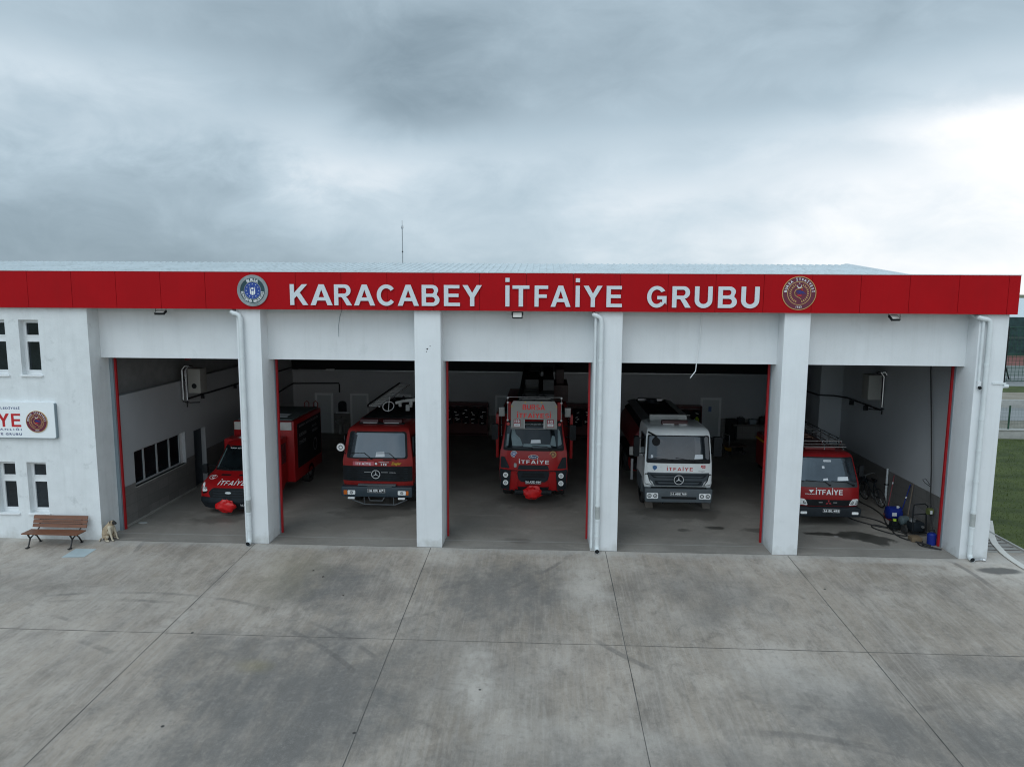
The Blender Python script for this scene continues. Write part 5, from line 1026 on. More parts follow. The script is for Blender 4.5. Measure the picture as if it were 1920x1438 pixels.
    mirror_arm(t, -1.36, 1.86, 2.52, .10, .09, .2, BLACK, -1.05); mirror_arm(t, 1.30, 1.86, 2.5, .25, .13, .2, BLACK, 1.05)
    b = MB(); b.tube([(-.98, .2, 2.66), (-.80, -.08, 2.60), (-.70, -.16, 2.44)], .03, 6); b.prism([(-.78+.13*cos(a*pi/5)*1.0, 2.42+.14*sin(a*pi/5)) for a in range(10)], 'y', -.2, -.12); b.build('front_mirror', BLACK, t)
    for s_ in (-1, 1):
        b = MB(); b.box(min(s_*1.02, s_*1.075), max(s_*1.02, s_*1.075), .35, 1.2, 1.72, 2.5); b.build('side_window', GLASS, t)
        b = MB(); b.box(min(s_*.7, s_*1.12), max(s_*.7, s_*1.12), .55, 1.7, .55, 1.08); b.build('wheel_arch', BGREY, t, bevel=.05)
    b = MB(); b.box(-.2, .2, .95, 1.15, 2.79, 2.84); b.build('light_bar_mount', BLACK, t); beacon(t, -.46, .40, .9, 2.80, mat('dark_light_bar', (.05, .012, .014), .5), .11)
    b = MB(); b.box(-.42, -.05, .78, .79, 2.80, 2.83); b.box(.1, .38, .78, .79, 2.80, 2.83); b.build('light_bar_edge', STEEL, t)
    b = MB(); b.box(-.72, .55, 1.75, 1.95, 2.78, 2.97); b.build('roof_box', mat('roof_box_grey', (.40, .41, .40), .5, var=.15), t, bevel=.01)
    # tank with walkway
    n = 26; b = MB(); b.tube([(-.05, y, 1.78) for y in (2.25, 2.32, 7.1, 7.17)], [1.05, 1.15, 1.15, 1.05], n); b.v = [(x*1.02, y, 1.78+(z-1.78)*.78) for x, y, z in b.v]; tk = b.build('tank', DRED, t, True)
    b = MB(); b.prism([(-1.0, 2.40), (-.62, 2.70), (.60, 2.70), (1.0, 2.40)], 'y', 2.35, 7.1); b.build('walkway', DARKST, tk); b = MB(); b.prism([(-.92, 2.66), (-.60, 2.74), (-.60, 2.71), (-.9, 2.63)], 'y', 2.4, 7.0); b.prism([(.92, 2.66), (.60, 2.74), (.60, 2.71), (.9, 2.63)], 'y', 2.4, 7.0); b.box(-.5, .5, 6.6, 6.9, 2.72, 2.8); b.build('walkway_edge', STEEL, tk)
    b = MB(); b.tube([(0, 6.3, 2.7), (0, 6.3, 2.84)], .22, 16); b.build('manhole', BLACK2, tk)
    b = MB(); b.box(-1.15, 1.15, 2.3, 7.1, .85, 1.12); b.build('chassis_locker', DARKST, t); b = MB(); b.box(-1.22, -.95, 2.6, 3.5, .75, 1.05); b.build('red_locker', TRUCKR, t); b = MB(); b.box(-1.28, -1.2, 2.15, 2.22, .55, 1.3); b.build('guard_post', STEEL, t)
    b = MB(); b.box(-1.35, -1.12, 2.1, 2.2, 1.45, 1.75); b.build('side_marker', ALU, t)
    for x in (-.92, .92): wheel(t, x, 1.25, .48, .28); wheel(t, x, 5.7, .48, .5)
    return t
tanker()
for x, lab in ((3.95, 'small wooden wheel chock at the left front tyre of the white tanker'), (5.85, 'small wooden wheel chock at the right front tyre of the white tanker')):
    b = MB(); b.prism([(0, 0), (.30, 0), (.30, .14), (.18, .14)], 'x', x-.15, x+.10); b.v = [(a, c+4.15, d+.004) for a, c, d in b.v]; tag(b.build('wheel_chock', mat('chock', (.16, .14, .12), .8)), lab, 'chock', 'chocks by the white tanker')

# ---- small red truck in the right bay
def small_truck():
    t = thing('pickup_truck', 'small red flat front truck with chrome roof rack in the right bay', 'truck', (9.20, 2.6, 0))
    cab = Cab([(.60, .93, .03, 1.7), (.85, .97, 0, 1.7), (1.25, .96, .03, 1.7), (1.40, .95, .08, 1.7), (2.12, .84, .38, 1.7), (2.18, .81, .46, 1.7), (2.21, .73, .60, 1.65)], .13, 5); F = cab.front
    b = MB(); cab.mesh(b).build('cab', SMALLR, t, True)
    b = MB(); b.panel(rpoly([(-.92, 1.23), (.90, 1.23), (.90, 1.40), (-.92, 1.40)], .04), F, .014, 4); b.build('cowl', mat('cowl_black', (.03, .04, .045), .35), t, True)
    b = MB(); b.panel(rpoly([(-.90, 1.37), (.90, 1.37), (.81, 2.11), (-.81, 2.11)], .07), F, .012, 5); b.build('windscreen_seal', BLACK, t, True)
    b = MB(); b.panel(rpoly([(-.87, 1.41), (.87, 1.41), (.79, 2.08), (-.79, 2.08)], .07), F, .02, 5); ws = b.build('windscreen', WSM, t, True)
    paper(ws, F, .26, .60, 1.43, 1.55, .028); paper(ws, F, -.18, -.02, 1.43, 1.50, .028); b = MB(); b.panel(rect(-.18, -.10, 1.78, 1.85, .01), F, .028, 1, .003); b.build('permit_sticker', PAPER, ws); b = MB(); b.panel(rect(-.12, .12, 1.97, 2.03, .03), F, .028, 1, .003); b.build('inner_mirror', STEEL, ws)
    wiper(t, F, .02, 1.30, -.12, 1.40, -.7, 1.43); wiper(t, F, .75, 1.30, .55, 1.39, .08, 1.42)
    b = MB(); caps_text(b, 'İTFAİYE', -.40, .42, 1.0, 1.155, F, .012); poly_face(b, [(-.62, 1.15), (-.46, 1.15), (-.54, 1.05)], F(-.54, 1.1)-.016); text(b, 'VOLKAN', -.72, -.42, 1.0, 1.03, F, .012, .02); b.build('lettering', WHITE, t)
    b = MB(); b.panel(rpoly([(-.62, .64), (.62, .64), (.74, .84), (-.74, .84)], .03), F, .02, 4); g = b.build('grille', BLACK, t)
    b = MB(); r = .06
    for k in range(3):
        a = pi/2+k*2*pi/3; c_ = (0+r*cos(a)*.9, .755+r*sin(a)*.9); u = (cos(a)*r*.8, sin(a)*r*.8); v = (-sin(a)*r*.45, cos(a)*r*.45)
        poly_face(b, [(c_[0]-u[0], c_[1]-u[1]), (c_[0]+v[0], c_[1]+v[1]), (c_[0]+u[0], c_[1]+u[1]), (c_[0]-v[0], c_[1]-v[1])], F(0, .75)-.03)
    b.build('grille_badge', mat('badge_red', (.3, .02, .03), .3), g); b = MB(); b.panel(rect(-.30, -.18, .745, .77, .01), F, .03, 1); b.panel(rect(.14, .26, .745, .77, .01), F, .03, 1); b.build('grille_chrome', STEEL, g)
    for s_ in (-1, 1): headlight(t, F, rpoly([(s_*.62, .66), (s_*.93, .66), (s_*.94, .86), (s_*.72, .86)], .05), 2, .03)
    b = MB(); b.prism(rpoly([(-.95, .33), (.95, .33), (.97, .62), (-.97, .62)], .07), 'y', -.12, .3); b.build('bumper', BLACK2, t, bevel=.03); f = flat(-.12)
    for x in (-.78, .78): b = MB(); b.panel(rect(x-.10, x+.10, .42, .50, .03), f, .01, 2); b.build('fog_lamp', LENS, t)
    plate(t, f, .05, .53, '16 BL 493', .52, .11, .02)
    # chrome rack over the cab, ladder and deck behind
    b = MB()
    for y, z in ((.55, 2.40), (.62, 2.47), (.78, 2.54)): b.tube([(-.82, y, z), (.62+.05*(.8-y)*3, y, z)], .016, 6)
    for x in (-.8, 0.0, .58): b.tube([(x, .57, 2.30), (x, .62, 2.45), (x, .78, 2.52), (x, .9, 2.3)], .009, 5)
    b.build('roof_rack', CHROME, t, True)
    b = MB(); b.box(-.5, .45, .85, 1.1, 2.22, 2.31); b.build('light_bar', DRED, t, bevel=.02)
    b = MB(); b.box(-.84, 1.0, 1.95, 4.9, .85, 2.0); bd = b.build('superstructure', SMALLR, t, bevel=.03); b = MB(); b.box(-.78, .95, 2.0, 4.85, 2.003, 2.04); b.build('roof_deck', mat('deck_red_brown', (.13, .06, .055), .6), bd)
    ladder(t, 'ladder', (.55, 1.3, 2.42), (.60, 5.0, 2.42), .36, 13, ALU, (0, 0, 1), .02); ladder(t, 'ladder', (-.1, 1.8, 2.42), (-.1, 5.0, 2.42), .36, 10, mat('old_wood', (.22, .12, .08), .6), (0, 0, 1), .02)
    b = MB(); 
    for k in range(6): b.tube([(.98, 2.0+k*.75, 2.05), (.98, 2.0+k*.75, 2.4)], .014, 5)
    b.tube([(.98, 1.9, 2.4), (.98, 6.0, 2.4)], .014, 5); b.build('side_rail', DARKST, t)
    b = MB(); b.tube([(-.70, 2.2, 2.05), (-.82, 2.9, 2.3), (-.45, 4.2, 3.3)], .05, 6); b.tube([(-.85, 2.7, 2.2), (-.95, 3.4, 2.12)], .06, 6); b.build('crane_arm', BLACK, t); b = MB(); b.box(-.90, -.84, 1.9, 4.8, 1.80, 1.86); b.build('yellow_rail', YEL, t)
    b = MB(); b.box(-.4, .4, .5, 6, .4, .85); b.build('chassis', DARKST, t)
    mirror_arm(t, 1.10, 1.50, 1.85, .35, .07, .1, BLACK, .92)
    for x in (-.80, .80): wheel(t, x, 1.0, .38, .22)
    for x in (-.68, .80): wheel(t, x, 3.75, .40, .36)
    return t
small_truck()

# ---- red van with box body in the left bay
def van():
    t = thing('fire_van', 'red fire van with box body partly behind the second column', 'van', (-9.70, 2.4, 0))
    cab = Cab([(.22, .90, .12, 2.5), (.45, .97, .0, 2.5), (.60, .98, .02, 2.5), (.90, .98, .06, 2.5), (1.02, .96, .20, 2.5), (1.16, .94, .62, 2.5), (1.24, .92, .95, 2.5), (1.95, .80, 1.66, 2.5), (2.08, .74, 1.88, 2.5), (2.14, .60, 2.10, 2.5)], .20, 4); F = cab.front
    b = MB(); cab.mesh(b).build('cab', TRUCKR, t, True)
    b = MB(); b.panel(rpoly([(-.90, .22), (.90, .22), (.97, .40), (.95, .60), (-.95, .60), (-.97, .40)], .06), F, .05, 5, .05); b.build('bumper', BLACK2, t, True)
    b = MB(); b.panel(rpoly([(-.58, .58), (.58, .58), (.66, .76), (.52, .90), (-.52, .90), (-.66, .76)], .05), F, .04, 4); g = b.build('grille', BLACK, t, True)
    b = MB()
    for k in range(3): b.panel(rect(-.5, .5, .635+k*.08, .675+k*.08, .015), F, .055, 3)
    b.build('grille_louvre', BLACK2, g)
    b = MB(); b.panel([(.01+.10*cos(2*pi*k/20), .765+.035*sin(2*pi*k/20)) for k in range(20)], F, .07, 2); b.build('oval_badge', CHROME, t)
    for s_ in (-1, 1):
        headlight(t, F, rpoly([(s_*.70, .80), (s_*.90, .74), (s_*.95, .98), (s_*.90, 1.02)], .04), 2, .02)
        b = MB(); b.panel(rpoly([(s_*.74, .74), (s_*.90, .68), (s_*.92, .73), (s_*.72, .79)], .02), F, .02, 2); b.build('lamp_trim', BLACK, t)
    b = MB(); b.panel(rpoly([(-.90, 1.24), (.90, 1.24), (.79, 1.94), (-.79, 1.94)], .07), F, .012, 6); b.build('windscreen_seal', BLACK, t, True)
    b = MB(); b.panel(rpoly([(-.86, 1.28), (.86, 1.28), (.76, 1.90), (-.76, 1.90)], .07), F, .02, 6); ws = b.build('windscreen', WSD, t, True)
    b = MB(); b.panel(rpoly([(-.85, 1.30), (-.79, 1.30), (-.70, 1.84), (-.75, 1.84)], .01), F, .025, 3, .003); b.build('screen_edge', mat('screen_edge', (.10, .15, .15), .4), ws)
    b = MB(); text(b, 'BURSA BÜYÜKŞEHİR BELEDİYESİ', -.56, .6, 1.845, 1.895, F, .026, .04); b.build('lettering', WHITE, ws)
    b = MB(); caps_text(b, 'İTFAİYE', -.40, .48, .985, 1.075, F, .05, .3, gap=.18); b.build('lettering', WHITE, t)
    b = MB(); ez = 1.125
    b.tube([(-.72+.12*cos(2*pi*k/18), F(-.72, ez+.035*sin(2*pi*k/18))-.02, ez+.035*sin(2*pi*k/18)) for k in range(18)], .008, 4, closed=True); b.tube([(-.70+.055*cos(a), F(-.72, ez+.02*sin(a))-.02, ez+.02*sin(a)) for a in (.9, 1.6, 2.4, 3.1, 3.9, 4.7, 5.4)], .012, 4); b.build('crescent_mark', WHITE, t)
    b = MB()
    for a in (-.5, .1): b.panel(rect(a, a+.32, 1.16, 1.185, .008), F, .006, 2, .01)
    b.build('hood_vent', BLACK, t)
    wiper(t, F, -.3, 1.26, -.45, 1.30, -.8, 1.31)
    plate(t, F, .62, .38, '16 BBU 112', .5, .11, .08)
    bag_mesh(-.01, -.12, .36, .33, .18, 5).build('winch_cover', BAG, t, True)
    for s_ in (-1, 1): mirror_arm(t, s_*1.22, 1.12, 1.42, 1.0, .09, .12, BLACK, s_*.93)
    b = MB(); b.box(-.4, .4, 1.95, 2.25, 2.13, 2.18); b.build('light_bar', STEEL, t)
    b = MB(); b.box(-.96, 1.0, 1.95, 2.62, .45, 2.10); cc = b.build('crew_cab', TRUCKR, t, bevel=.05); b = MB(); b.box(1.0, 1.012, 2.05, 2.45, 1.2, 1.9); b.build('side_window', GLASS, cc)
    b = MB(); b.tube([(1.02, 1.3, .95), (1.06, 1.42, .95)], .04, 8); b.build('door_handle', CHROME, cc)
    b = MB(); b.box(-.90, 1.26, 2.64, 5.7, .42, 2.60); bx_ = b.build('box_body', TRUCKR, t, bevel=.03)
    b = MB(); b.box(1.26, 1.275, 2.95, 5.6, .85, 2.45); b.build('side_shutter', DARKST, bx_)
    b = MB(); text_b = MB()
    def side_text(mb, s, y0, y1, z0, z1):
        tmp = MB(); text(tmp, s, y0, y1, z0, z1, flat(0), 0, .04); mb.add([(1.279, v[0], v[2]) for v in tmp.v], tmp.f)
    side_text(b, 'BURSA BÜYÜKŞEHİR', 3.1, 5.3, 2.28, 2.40); side_text(b, 'KURTARMA', 3.1, 3.9, 1.95, 2.08); side_text(b, 'İTFAİYE', 3.1, 3.8, 1.68, 1.83); side_text(b, 'ACİL', 4.5, 5.1, 2.05, 2.15); side_text(b, 'ARAMA', 4.5, 5.2, 1.85, 1.96); b.add([(1.279, 4.85+.22*cos(2*pi*k/20), 1.35+.25*sin(2*pi*k/20)) for k in range(20)]+[(1.279, 4.85+.17*cos(2*pi*k/20), 1.35+.2*sin(2*pi*k/20)) for k in range(20)], [(k, (k+1) % 20, 20+(k+1) % 20, 20+k) for k in range(20)]); b.build('side_lettering', mat('dim_grey', (.18, .19, .20), .6), bx_)
    b = MB(); b.box(-.86, -.42, 2.60, 2.66, 2.30, 2.58); b.box(.55, 1.18, 2.60, 2.66, 2.30, 2.58); b.build('warning_light', mat('light_panel', (.48, .47, .45), .35, var=.15), bx_)
    b = MB(); b.box(-.80, 1.16, 2.75, 5.6, 2.61, 2.66); b.build('roof_tarp', TARP, bx_, bevel=.02)
    b = MB(); 
    for y, z in ((2.9, 2.72), (3.05, 2.78)): b.tube([(.0, y, z), (.95, y, z)], .014, 5)
    for k in range(5): b.tube([(.0, 3.1+k*.12, 2.7), (.85, 3.1+k*.12, 2.7)], .012, 5)
    b.build('roof_rack', STEEL, bx_)
    for x in (.70, 1.05): b = MB(); b.tube([(x, 5.5, 2.62), (x-.02, 5.5, 2.82), (x+.08, 5.5, 2.90), (x+.16, 5.5, 2.82), (x+.16, 5.5, 2.62)], .018, 6); b.build('grab_hoop', DRED, bx_)
    for x in (-.84, .88): wheel(t, x, .95, .36, .22)
    for x in (-.80, 1.12): wheel(t, x, 4.35, .37, .28)
    return t
van()

# ------------------------------------------------------------------ things in the right bay
def bicycle():
    t = thing('bicycle', 'dark bicycle leaning on the right garage wall behind the small red truck', 'bicycle', (11.74, 5.2, 0), pi/2+.10)
    R = .31
    for x in (-.50, .50):
        b = MB(); b.tube([(x+R*cos(2*pi*k/28), 0, R+.02+R*sin(2*pi*k/28)) for k in range(28)], .022, 7, closed=True); w = b.build('wheel', RUB, t, True)
        b = MB(); 
        for k in range(14): b.tube([(x, 0, R+.02), (x+R*.95*cos(k*pi/7), 0, R+.02+R*.95*sin(k*pi/7))], .002, 3)
        b.tube([(x+R*.93*cos(2*pi*k/24), 0, R+.02+R*.93*sin(2*pi*k/24)) for k in range(24)], .008, 4, closed=True); b.build('spokes', STEEL, w)
    b = MB(); A, B, D_, E_ = (-.50, 0, .33), (-.08, 0, .30), (-.2, 0, .78), (.34, 0, .80)
    for p, q in ((A, B), (A, D_), (B, D_), (D_, E_), (B, E_), (E_, (.50, 0, .33))): b.tube([p, q], .017, 6)
    b.build('frame', BLACK2, t, True)
    b = MB(); b.tube([(-.32, 0, .88), (-.05, 0, .90)], [.06, .025], 8); b.tube([(-.2, 0, .78), (-.22, 0, .88)], .012, 5); b.build('saddle', BLACK, t)
    b = MB(); b.tube([(.34, 0, .80), (.32, 0, .92), (.30, -.27, .97), (.22, -.29, .95)], .013, 6); b.tube([(.32, 0, .92), (.30, .2, .97)], .013, 6); b.build('handlebar', STEEL, t, True)
    b = MB(); b.tube([(-.08, -.05, .30), (-.02, -.07, .16)], .012, 5); b.tube([(-.08, .05, .30), (-.14, .07, .44)], .012, 5); b.tube([(-.09, -.04, .3), (-.07, -.04, .3)], .08, 12); b.build('crank', STEEL, t)
    t.rotation_euler = (0, radians(0), pi/2+.10); t.rotation_euler[0] = radians(-8)
bicycle()
t = thing('bicycle_bag', 'dark bag resting over the bicycle rear wheel', 'bag', (11.7, 5.9, .62)); bag_mesh(0, 0, 0, .16, .13, 9).build('bag_body', BLACK2, t, True)
t = thing('wall_pipe', 'short white vertical pipe clipped to the dado beside the bicycle', 'pipe', (11.92, 4.68, 0)); b = MB(); b.tube([(0, 0, .1), (0, 0, 1.36)], .035, 10); b.build('pipe', PVC, t, True); b = MB(); b.box(-.07, .06, -.05, .05, .80, .83); b.build('clip', DARKST, t)
t = thing('mop', 'red handled mop leaning on the right wall', 'mop', (11.72, 3.95, 0)); b = MB(); b.tube([(-.1, -.05, .05), (.2, .25, 1.25)], .014, 6); b.build('handle', mat('mop_red', (.25, .04, .05), .5), t); b = MB(); b.tube([(.13, .18, .97), (.145, .195, 1.03)], .02, 6); b.build('grip_band', WHITE, t); b = MB(); b.tube([(-.1, -.05, .12), (-.12, -.08, .0)], [.03, .12], 10); b.build('mop_head', mat('mop_head', (.30, .08, .07), .9), t)
t = thing('squeegee', 'blue handled squeegee leaning on the right wall behind the blue tank', 'squeegee', (11.75, 3.2, 0)); b = MB(); b.tube([(-.08, 0, .05), (.2, .0, 1.22)], .014, 6); b.build('handle', BPL, t); b = MB(); b.tube([(.09, 0, .76), (.105, 0, .82)], .02, 6); b.build('grip_band', WHITE, t); b = MB(); b.box(-.12, -.06, -.25, .25, .01, .07); b.build('blade', BLACK, t)
t = thing('wooden_pole', 'thin brown wooden pole leaning on the right wall', 'pole', (11.78, 2.95, 0)); b = MB(); b.tube([(-.05, -.12, .02), (.18, .1, 1.28)], .016, 6); b.build('shaft', mat('pole_wood', (.16, .12, .09), .7), t); b = MB(); b.tube([(-.05, -.12, .0), (-.05, -.12, .06)], .024, 6); b.build('ferrule', DARKST, t)
t = thing('water_tank', 'round blue plastic tank with white label on the floor by the right wall', 'tank', (11.60, 3.42, 0))
b = MB(); b.tube([(-.23, 0, .22), (-.19, 0, .22), (.19, 0, .22), (.23, 0, .22)], [.14, .21, .21, .14], 22); b.build('drum', BPL, t, True)
b = MB(); b.box(-.14, 0, -.218, -.205, .17, .28); b.build('label', PAPER, t); b = MB(); b.tube([(.08, -.08, .40), (.08, -.10, .45)], .045, 10); b.build('cap', PAPER, t)
for x in (-.2, .14): b = MB(); b.box(x, x+.06, -.2, .2, 0, .05); b.build('cradle', DRED, t)
t = thing('pressure_washer', 'black pressure washer on a wheeled tube frame by the right wall', 'pressure washer', (11.55, 1.85, 0), .15)
b = MB(); b.tube([(-.20, -.1, .15), (-.19, -.02, .70), (-.12, .04, .95), (.22, .04, .97), (.27, -.02, .92), (.24, -.02, .70), (.22, -.1, .15)], .02, 8); b.tube([(-.19, -.02, .66), (.24, -.02, .68)], .015, 6); b.tube([(-.2, .3, .12), (-.2, -.12, .12), (.22, -.12, .12), (.22, .3, .12), (-.2, .3, .12)], .018, 6); b.build('frame', BLACK, t, True)
b = MB(); b.box(-.17, .19, -.08, .25, .14, .42); b.build('motor_housing', BLACK2, t, bevel=.04); b = MB(); b.tube([(-.1, .1, .42), (-.1, .1, .50)], .09, 12); b.tube([(.1, -.09, .3), (.1, -.13, .3)], .04, 10); b.build('pump', STEEL, t, True)
for x in (-.26, .28): b = MB(); b.tube([(x-.03, .2, .13), (x+.03, .2, .13)], .13, 16); b.build('wheel', RUB, t, True)
t = thing('small_compressor', 'small dark compressor with pale tank left of the pressure washer', 'compressor', (11.30, 2.35, 0), .2)
b = MB(); b.tube([(-.02, 0, .30), (.02, 0, .30), (.22, 0, .30), (.26, 0, .3)], [.08, .14, .14, .08], 14); b.build('tank', mat('dull_teal', (.08, .11, .12), .5), t, True); b = MB(); b.box(-.35, .05, -.10, .12, .08, .16); b.box(-.32, -.12, -.06, .08, .16, .3); b.build('base', BLACK, t); b = MB(); b.tube([(-.20, 0, .30), (-.20, 0, .36)], .05, 8); b.build('knob', LIME, t)
for s_ in (-1, 1): b = MB(); b.tube([(.12+s_*.02, -.16*s_, .10), (.12+s_*.02, -.2*s_, .10)], .10, 14); b.build('wheel', RUB, t)
t = thing('hose_reel_box', 'olive green junction box hanging on the cable beside the pressure washer', 'box', (11.80, 1.72, .80)); b = MB(); b.tube([(-.06, 0, 0), (.08, 0, 0)], .10, 12); b.build('casing', mat('olive', (.10, .12, .04), .5), t, True); b = MB(); b.box(-.03, .03, -.11, -.09, -.05, .05); b.build('label', PAPER, t)
b = MB(); b.tube([(11.92, 2.54, 6.4), (11.92, 2.5, 4.9), (11.9, 2.2, 3.4), (11.88, 1.95, 2.0), (11.84, 1.8, 1.2), (11.84, 1.72, .85)], .018, 6); b.tube([(11.88, 1.95, 1.5), (11.7, 1.9, 1.62), (11.62, 1.9, 1.72), (11.72, 1.92, 1.74), (11.86, 1.94, 1.56)], .010, 5); b.tube([(11.84, 1.72, .8), (11.80, 1.5, .4), (11.72, 1.2, .25)], .014, 5)
tag(b.build('hanging_cable', RUB), 'black cable hanging down the right garage wall to the washer', 'cable')
t = thing('blue_canister', 'small blue canister at the foot of the rightmost red door rail', 'canister', (11.60, 1.12, 0)); b = MB(); b.tube([(0, 0, 0), (0, 0, .30), (0, 0, .34)], [.12, .125, .09], 16); b.build('can', BPL, t, True); b = MB(); b.tube([(-.09, 0, .34), (-.06, 0, .42), (.06, 0, .42), (.09, 0, .34)], .012, 6); b.build('handle', BLACK, t)
b = MB(); b.box(11.12, 11.42, 1.25, 1.5, .004, .14); b.box(11.16, 11.38, 1.28, 1.47, .14, .15); tag(b.build('cardboard_box', mat('cardboard', (.14, .10, .06), .9), bevel=.01), 'small brown box on the floor beside the blue canister', 'box')
def floor_hose(name, pts, r, m, label, cat, z=.02):
    # smooth by subdividing with catmull-rom
    P = [Vector((*p, z)) if len(p) == 2 else Vector(p) for p in pts]; out = []
    for i in range(len(P)-1):
        p0, p1, p2, p3 = P[max(i-1, 0)], P[i], P[i+1], P[min(i+2, len(P)-1)]
        for k in range(6): t_ = k/6; out.append(.5*((2*p1)+(p2-p0)*t_+(2*p0-5*p1+4*p2-p3)*t_*t_+(3*p1-p0-3*p2+p3)*t_**3))
    out.append(P[-1]); b = MB(); b.tube(out, r, 7); return tag(b.build(name, m, None, True), label, cat)
floor_hose('rubber_hose', [(11.4, 5.9), (11.35, 5.2), (11.45, 4.5), (11.40, 3.7), (11.15, 2.9), (11.05, 2.3), (11.25, 2.0), (11.2, 1.75), (10.85, 1.95), (10.55, 2.45), (10.7, 2.75), (11.0, 2.5), (10.75, 2.6), (10.3, 3.2), (10.25, 3.55), (10.6, 3.6), (11.0, 3.2), (11.1, 2.6), (10.95, 1.9), (11.05, 1.45), (11.35, 1.15), (11.5, .95)], .022, RUB, 'long black rubber hose coiled on the floor of the right bay', 'hose')
floor_hose('rubber_hose', [(11.45, 1.3), (11.3, 1.0), (11.5, .75), (11.62, .62), (11.45, .7), (11.2, .95), (11.35, 1.5)], .016, RUB, 'thin black hose end by the blue canister', 'hose', .03)
b = MB(); pts = [(14.6, 3.4), (14.16, 2.6), (13.85, 2.05), (13.62, 1.6), (13.45, 1.2), (13.34, .85), (13.24, .5), (13.18, .2), (13.15, -.1), (13.14, -.5), (13.18, -1.0), (13.4, -1.8)]; P = [Vector((x, y, gz(y)+.02)) for x, y in pts]; vs = []
for i, p in enumerate(P):
    d = (P[min(i+1, len(P)-1)]-P[max(i-1, 0)]).normalized(); n_ = Vector((-d.y, d.x, 0)); vs += [p-n_*.09, p+n_*.09, p+n_*.085+Vector((0, 0, .018)), p-n_*.085+Vector((0, 0, .018))]
b.add(vs, [(4*i+a, 4*i+(a+1) % 4, 4*i+4+(a+1) % 4, 4*i+4+a) for i in range(len(P)-1) for a in range(4)]); tag(b.build('flat_hose', mat('canvas_hose', (.60, .58, .54), .8, var=.08)), 'flat white canvas fire hose lying over the drain beside the lawn', 'hose')

# ------------------------------------------------------------------ bench, plate in the ground, dog
t = thing('park_bench', 'brown slatted bench with black cast iron legs by the left wall', 'bench', (-13.45, -.42, gz(-.42))); t.scale = (1, 1, .86)
for k in range(4): b = MB(); b.box(-.82, .80, -.25+k*.105, -.155+k*.105, .43+.0*k, .465); b.build('seat_slat', WOOD, t, bevel=.006)
for k in range(3):
    b = MB(); z = .52+k*.13; y = .19+k*.035; b.add([(-.80, y, z), (.78, y, z), (.78, y+.035, z+.105), (-.80, y+.035, z+.105), (-.80, y+.035, z), (.78, y+.035, z), (.78, y+.07, z+.105), (-.80, y+.07, z+.105)], [(0, 1, 2, 3), (4, 5, 6, 7), (0, 1, 5, 4), (3, 2, 6, 7), (0, 3, 7, 4), (1, 2, 6, 5)]); s_ = b.build('back_slat', WOOD, t)
    if k == 1: b = MB(); text(b, 'KARACABEY BELEDİYESİ', -.52, .62, z+.03, z+.085, lambda x, zz: .19+.035*k+(zz-z)*.318, .003, .02, spacing=1.1); b.build('engraving', WOODD, s_)
for x in (-.62, .60):
    b = MB(); L_ = [(x, -.24, .40), (x, -.17, .28), (x, -.22, .14), (x, -.27, .02), (x, -.33, .012)]; b.tube(L_, [.022, .024, .02, .022, .02], 8); b.tube([(x, -.17, .28), (x, -.02, .35), (x, .10, .26), (x, .20, .08), (x, .24, .012)], [.024, .018, .02, .022, .024], 8); b.tube([(x, -.26, .415), (x, .16, .415)], .022, 8)
    b.box(x-.03, x+.03, -.36, -.24, 0, .025); b.box(x-.03, x+.03, .18, .29, 0, .025); b.tube([(x, .12, .42), (x, .22, .50), (x, .28, .70), (x, .33, .88)], .02, 8); b.build('leg', IRON, t, True)
b = MB(); b.add([(x, y, gz(y)+.006) for x, y in ((-12.72, -1.28), (-12.12, -1.22), (-12.12, -.66), (-12.72, -.66))], [(0, 1, 2, 3)]); b.add([(x, y, gz(y)+.0065) for x, y in ((-12.45, -1.12), (-12.38, -1.12), (-12.38, -1.08), (-12.45, -1.08))], [(0, 1, 2, 3)])
tag(b.build('manhole_cover', mat('zinc', (.38, .45, .47), .5, var=.08)), 'pale square metal cover set in the concrete below the bench', 'cover')
b = MB(); b.tube([(-12.05, 1.55, .005), (-12.05, 1.55, .02)], .14, 18); b.v = [(x, 1.55+(y-1.55)*.6, z) for x, y, z in b.v]; tag(b.build('floor_dish', mat('dish', (.42, .43, .42), .5)), 'small pale dish on the garage floor behind the dog', 'dish')

def skin_body(name, nodes, edges, mats_fn, mlist, parent, sub=2):
    me = bpy.data.meshes.new(name); me.from_pydata([n[0] for n in nodes], edges, []); o = bpy.data.objects.new(name, me); C.objects.link(o)
    sk = o.modifiers.new('skin', 'SKIN'); sk.use_smooth_shade = True
    for i, n in enumerate(nodes): me.skin_vertices[0].data[i].radius = (n[1], n[2] if len(n) > 2 else n[1])
    me.skin_vertices[0].data[0].use_root = True
    ss = o.modifiers.new('sub', 'SUBSURF'); ss.levels = sub; ss.render_levels = sub
    dg = bpy.context.evaluated_depsgraph_get(); nm = bpy.data.meshes.new_from_object(o.evaluated_get(dg)); bpy.data.objects.remove(o)
    nm.materials.clear()
    for m in mlist: nm.materials.append(m)
    for p in nm.polygons: p.material_index = mats_fn(p.center); p.use_smooth = True
    q = bpy.data.objects.new(name, nm); C.objects.link(q); q.parent = parent; return q
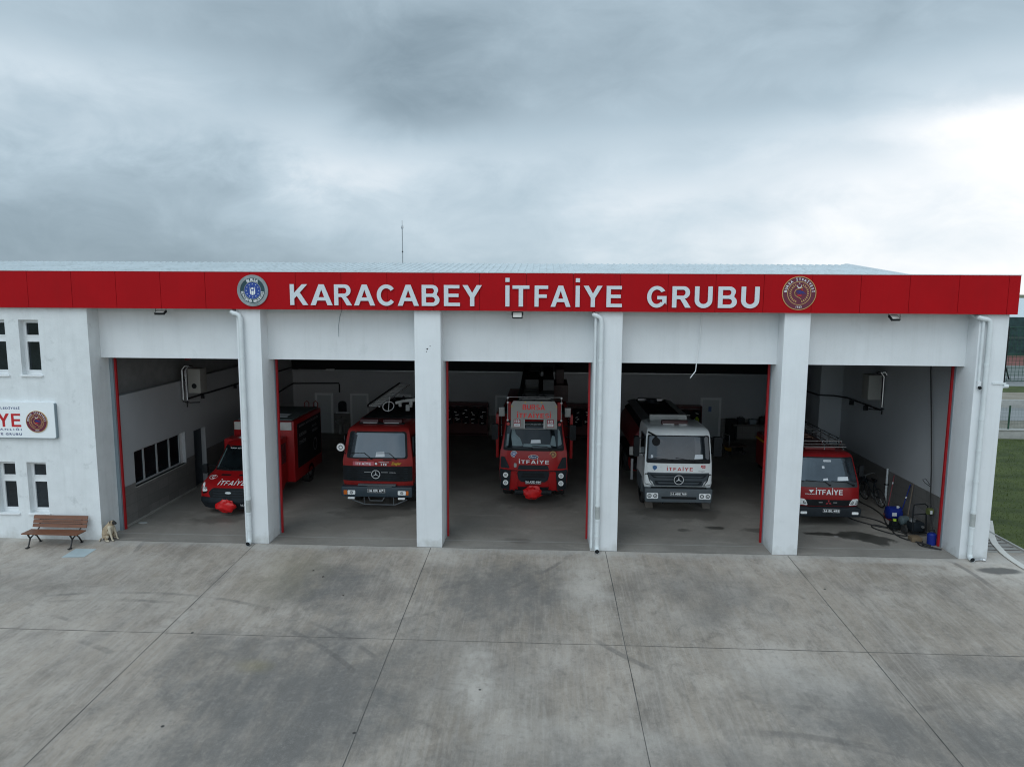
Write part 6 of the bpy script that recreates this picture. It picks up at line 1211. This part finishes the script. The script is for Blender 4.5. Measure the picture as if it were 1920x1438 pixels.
# sitting dog, facing +x, head turned to the viewer's right
dg_ = thing('dog', 'tan dog with dark muzzle sitting at the foot of the left wall corner', 'dog', (-12.13, .03, .0), radians(-12)); dg_.scale = (1.12, 1.12, 1.1)
nodes = [((-.10, 0, .15), .14, .145), ((-.07, 0, .25), .13, .135), ((.0, 0, .34), .11, .115), ((.02, 0, .41), .085, .09), ((.045, 0, .48), .07, .078), ((.11, 0, .485), .055, .06), ((.17, 0, .465), .036, .036), ((.20, 0, .46), .028, .026),
         ((.035, -.07, .33), .045, .045), ((.085, -.08, .18), .028, .028), ((.12, -.08, .04), .022, .022), ((.17, -.08, .02), .02, .018),
         ((.035, .07, .33), .045, .045), ((.085, .08, .18), .028, .028), ((.12, .08, .04), .022, .022), ((.17, .08, .02), .02, .018),
         ((-.09, -.10, .10), .07, .06), ((.03, -.13, .13), .05, .045), ((-.04, -.14, .03), .028, .025), ((.08, -.14, .02), .024, .018),
         ((-.09, .10, .10), .07, .06), ((.03, .13, .13), .05, .045), ((-.04, .14, .03), .028, .025), ((.08, .14, .02), .024, .018),
         ((-.21, 0, .06), .035, .03), ((-.24, -.10, .025), .025, .02), ((-.17, -.20, .02), .02, .018)]
edges = [(0, 1), (1, 2), (2, 3), (3, 4), (4, 5), (5, 6), (6, 7), (2, 8), (8, 9), (9, 10), (10, 11), (2, 12), (12, 13), (13, 14), (14, 15), (0, 16), (16, 17), (17, 18), (18, 19), (0, 20), (20, 21), (21, 22), (22, 23), (0, 24), (24, 25), (25, 26)]
skin_body('body', nodes, edges, lambda c: 1 if c.x > .115 and c.z > .40 else (2 if (c.x > .02 and c.z < .40) or c.z < .05 else 0), [FUR, FURB, FURL], dg_)
for s_ in (-1, 1):
    b = MB(); b.add([(.04, s_*.045, .535), (.075, s_*.05, .53), (.07, s_*.085, .47), (.05, s_*.075, .50), (.045, s_*.055, .515)], [(0, 1, 2), (0, 2, 3), (0, 3, 4), (1, 4, 3), (1, 3, 2), (0, 4, 1)]); b.build('ear', FURB, dg_)
    b = MB(); b.tube([(.118, s_*.034, .512), (.124, s_*.038, .513)], .008, 8); b.build('eye', BLACK, dg_)
# a few dry leaves and bits on the apron
for i, (x, y) in enumerate(((-5.62, -1.75), (-5.25, -2.1), (-4.45, -3.1), (12.6, -6.4))):
    b = MB(); z = gz(y)+.006; r = .045 if i < 3 else .13; a = i*1.3; b.add([(x+r*cos(a), y+r*sin(a), z), (x+r*.5*cos(a+1.2), y+r*.5*sin(a+1.2), z+.02), (x-r*cos(a), y-r*sin(a), z+.004), (x+r*.5*cos(a-1.4), y+r*.5*sin(a-1.4), z+.012)], [(0, 1, 2), (0, 2, 3)])
    tag(b.build('dry_leaf', mat('leaf_brown', (.05, .04, .03), .9)), ['dark dry leaf nearest the second column on the apron', 'dark dry leaf in front of the old red truck', 'dark dry leaf further out on the apron before the third column', 'black scrap of rubber at the right edge of the apron'][i], 'leaf' if i < 3 else 'scrap')
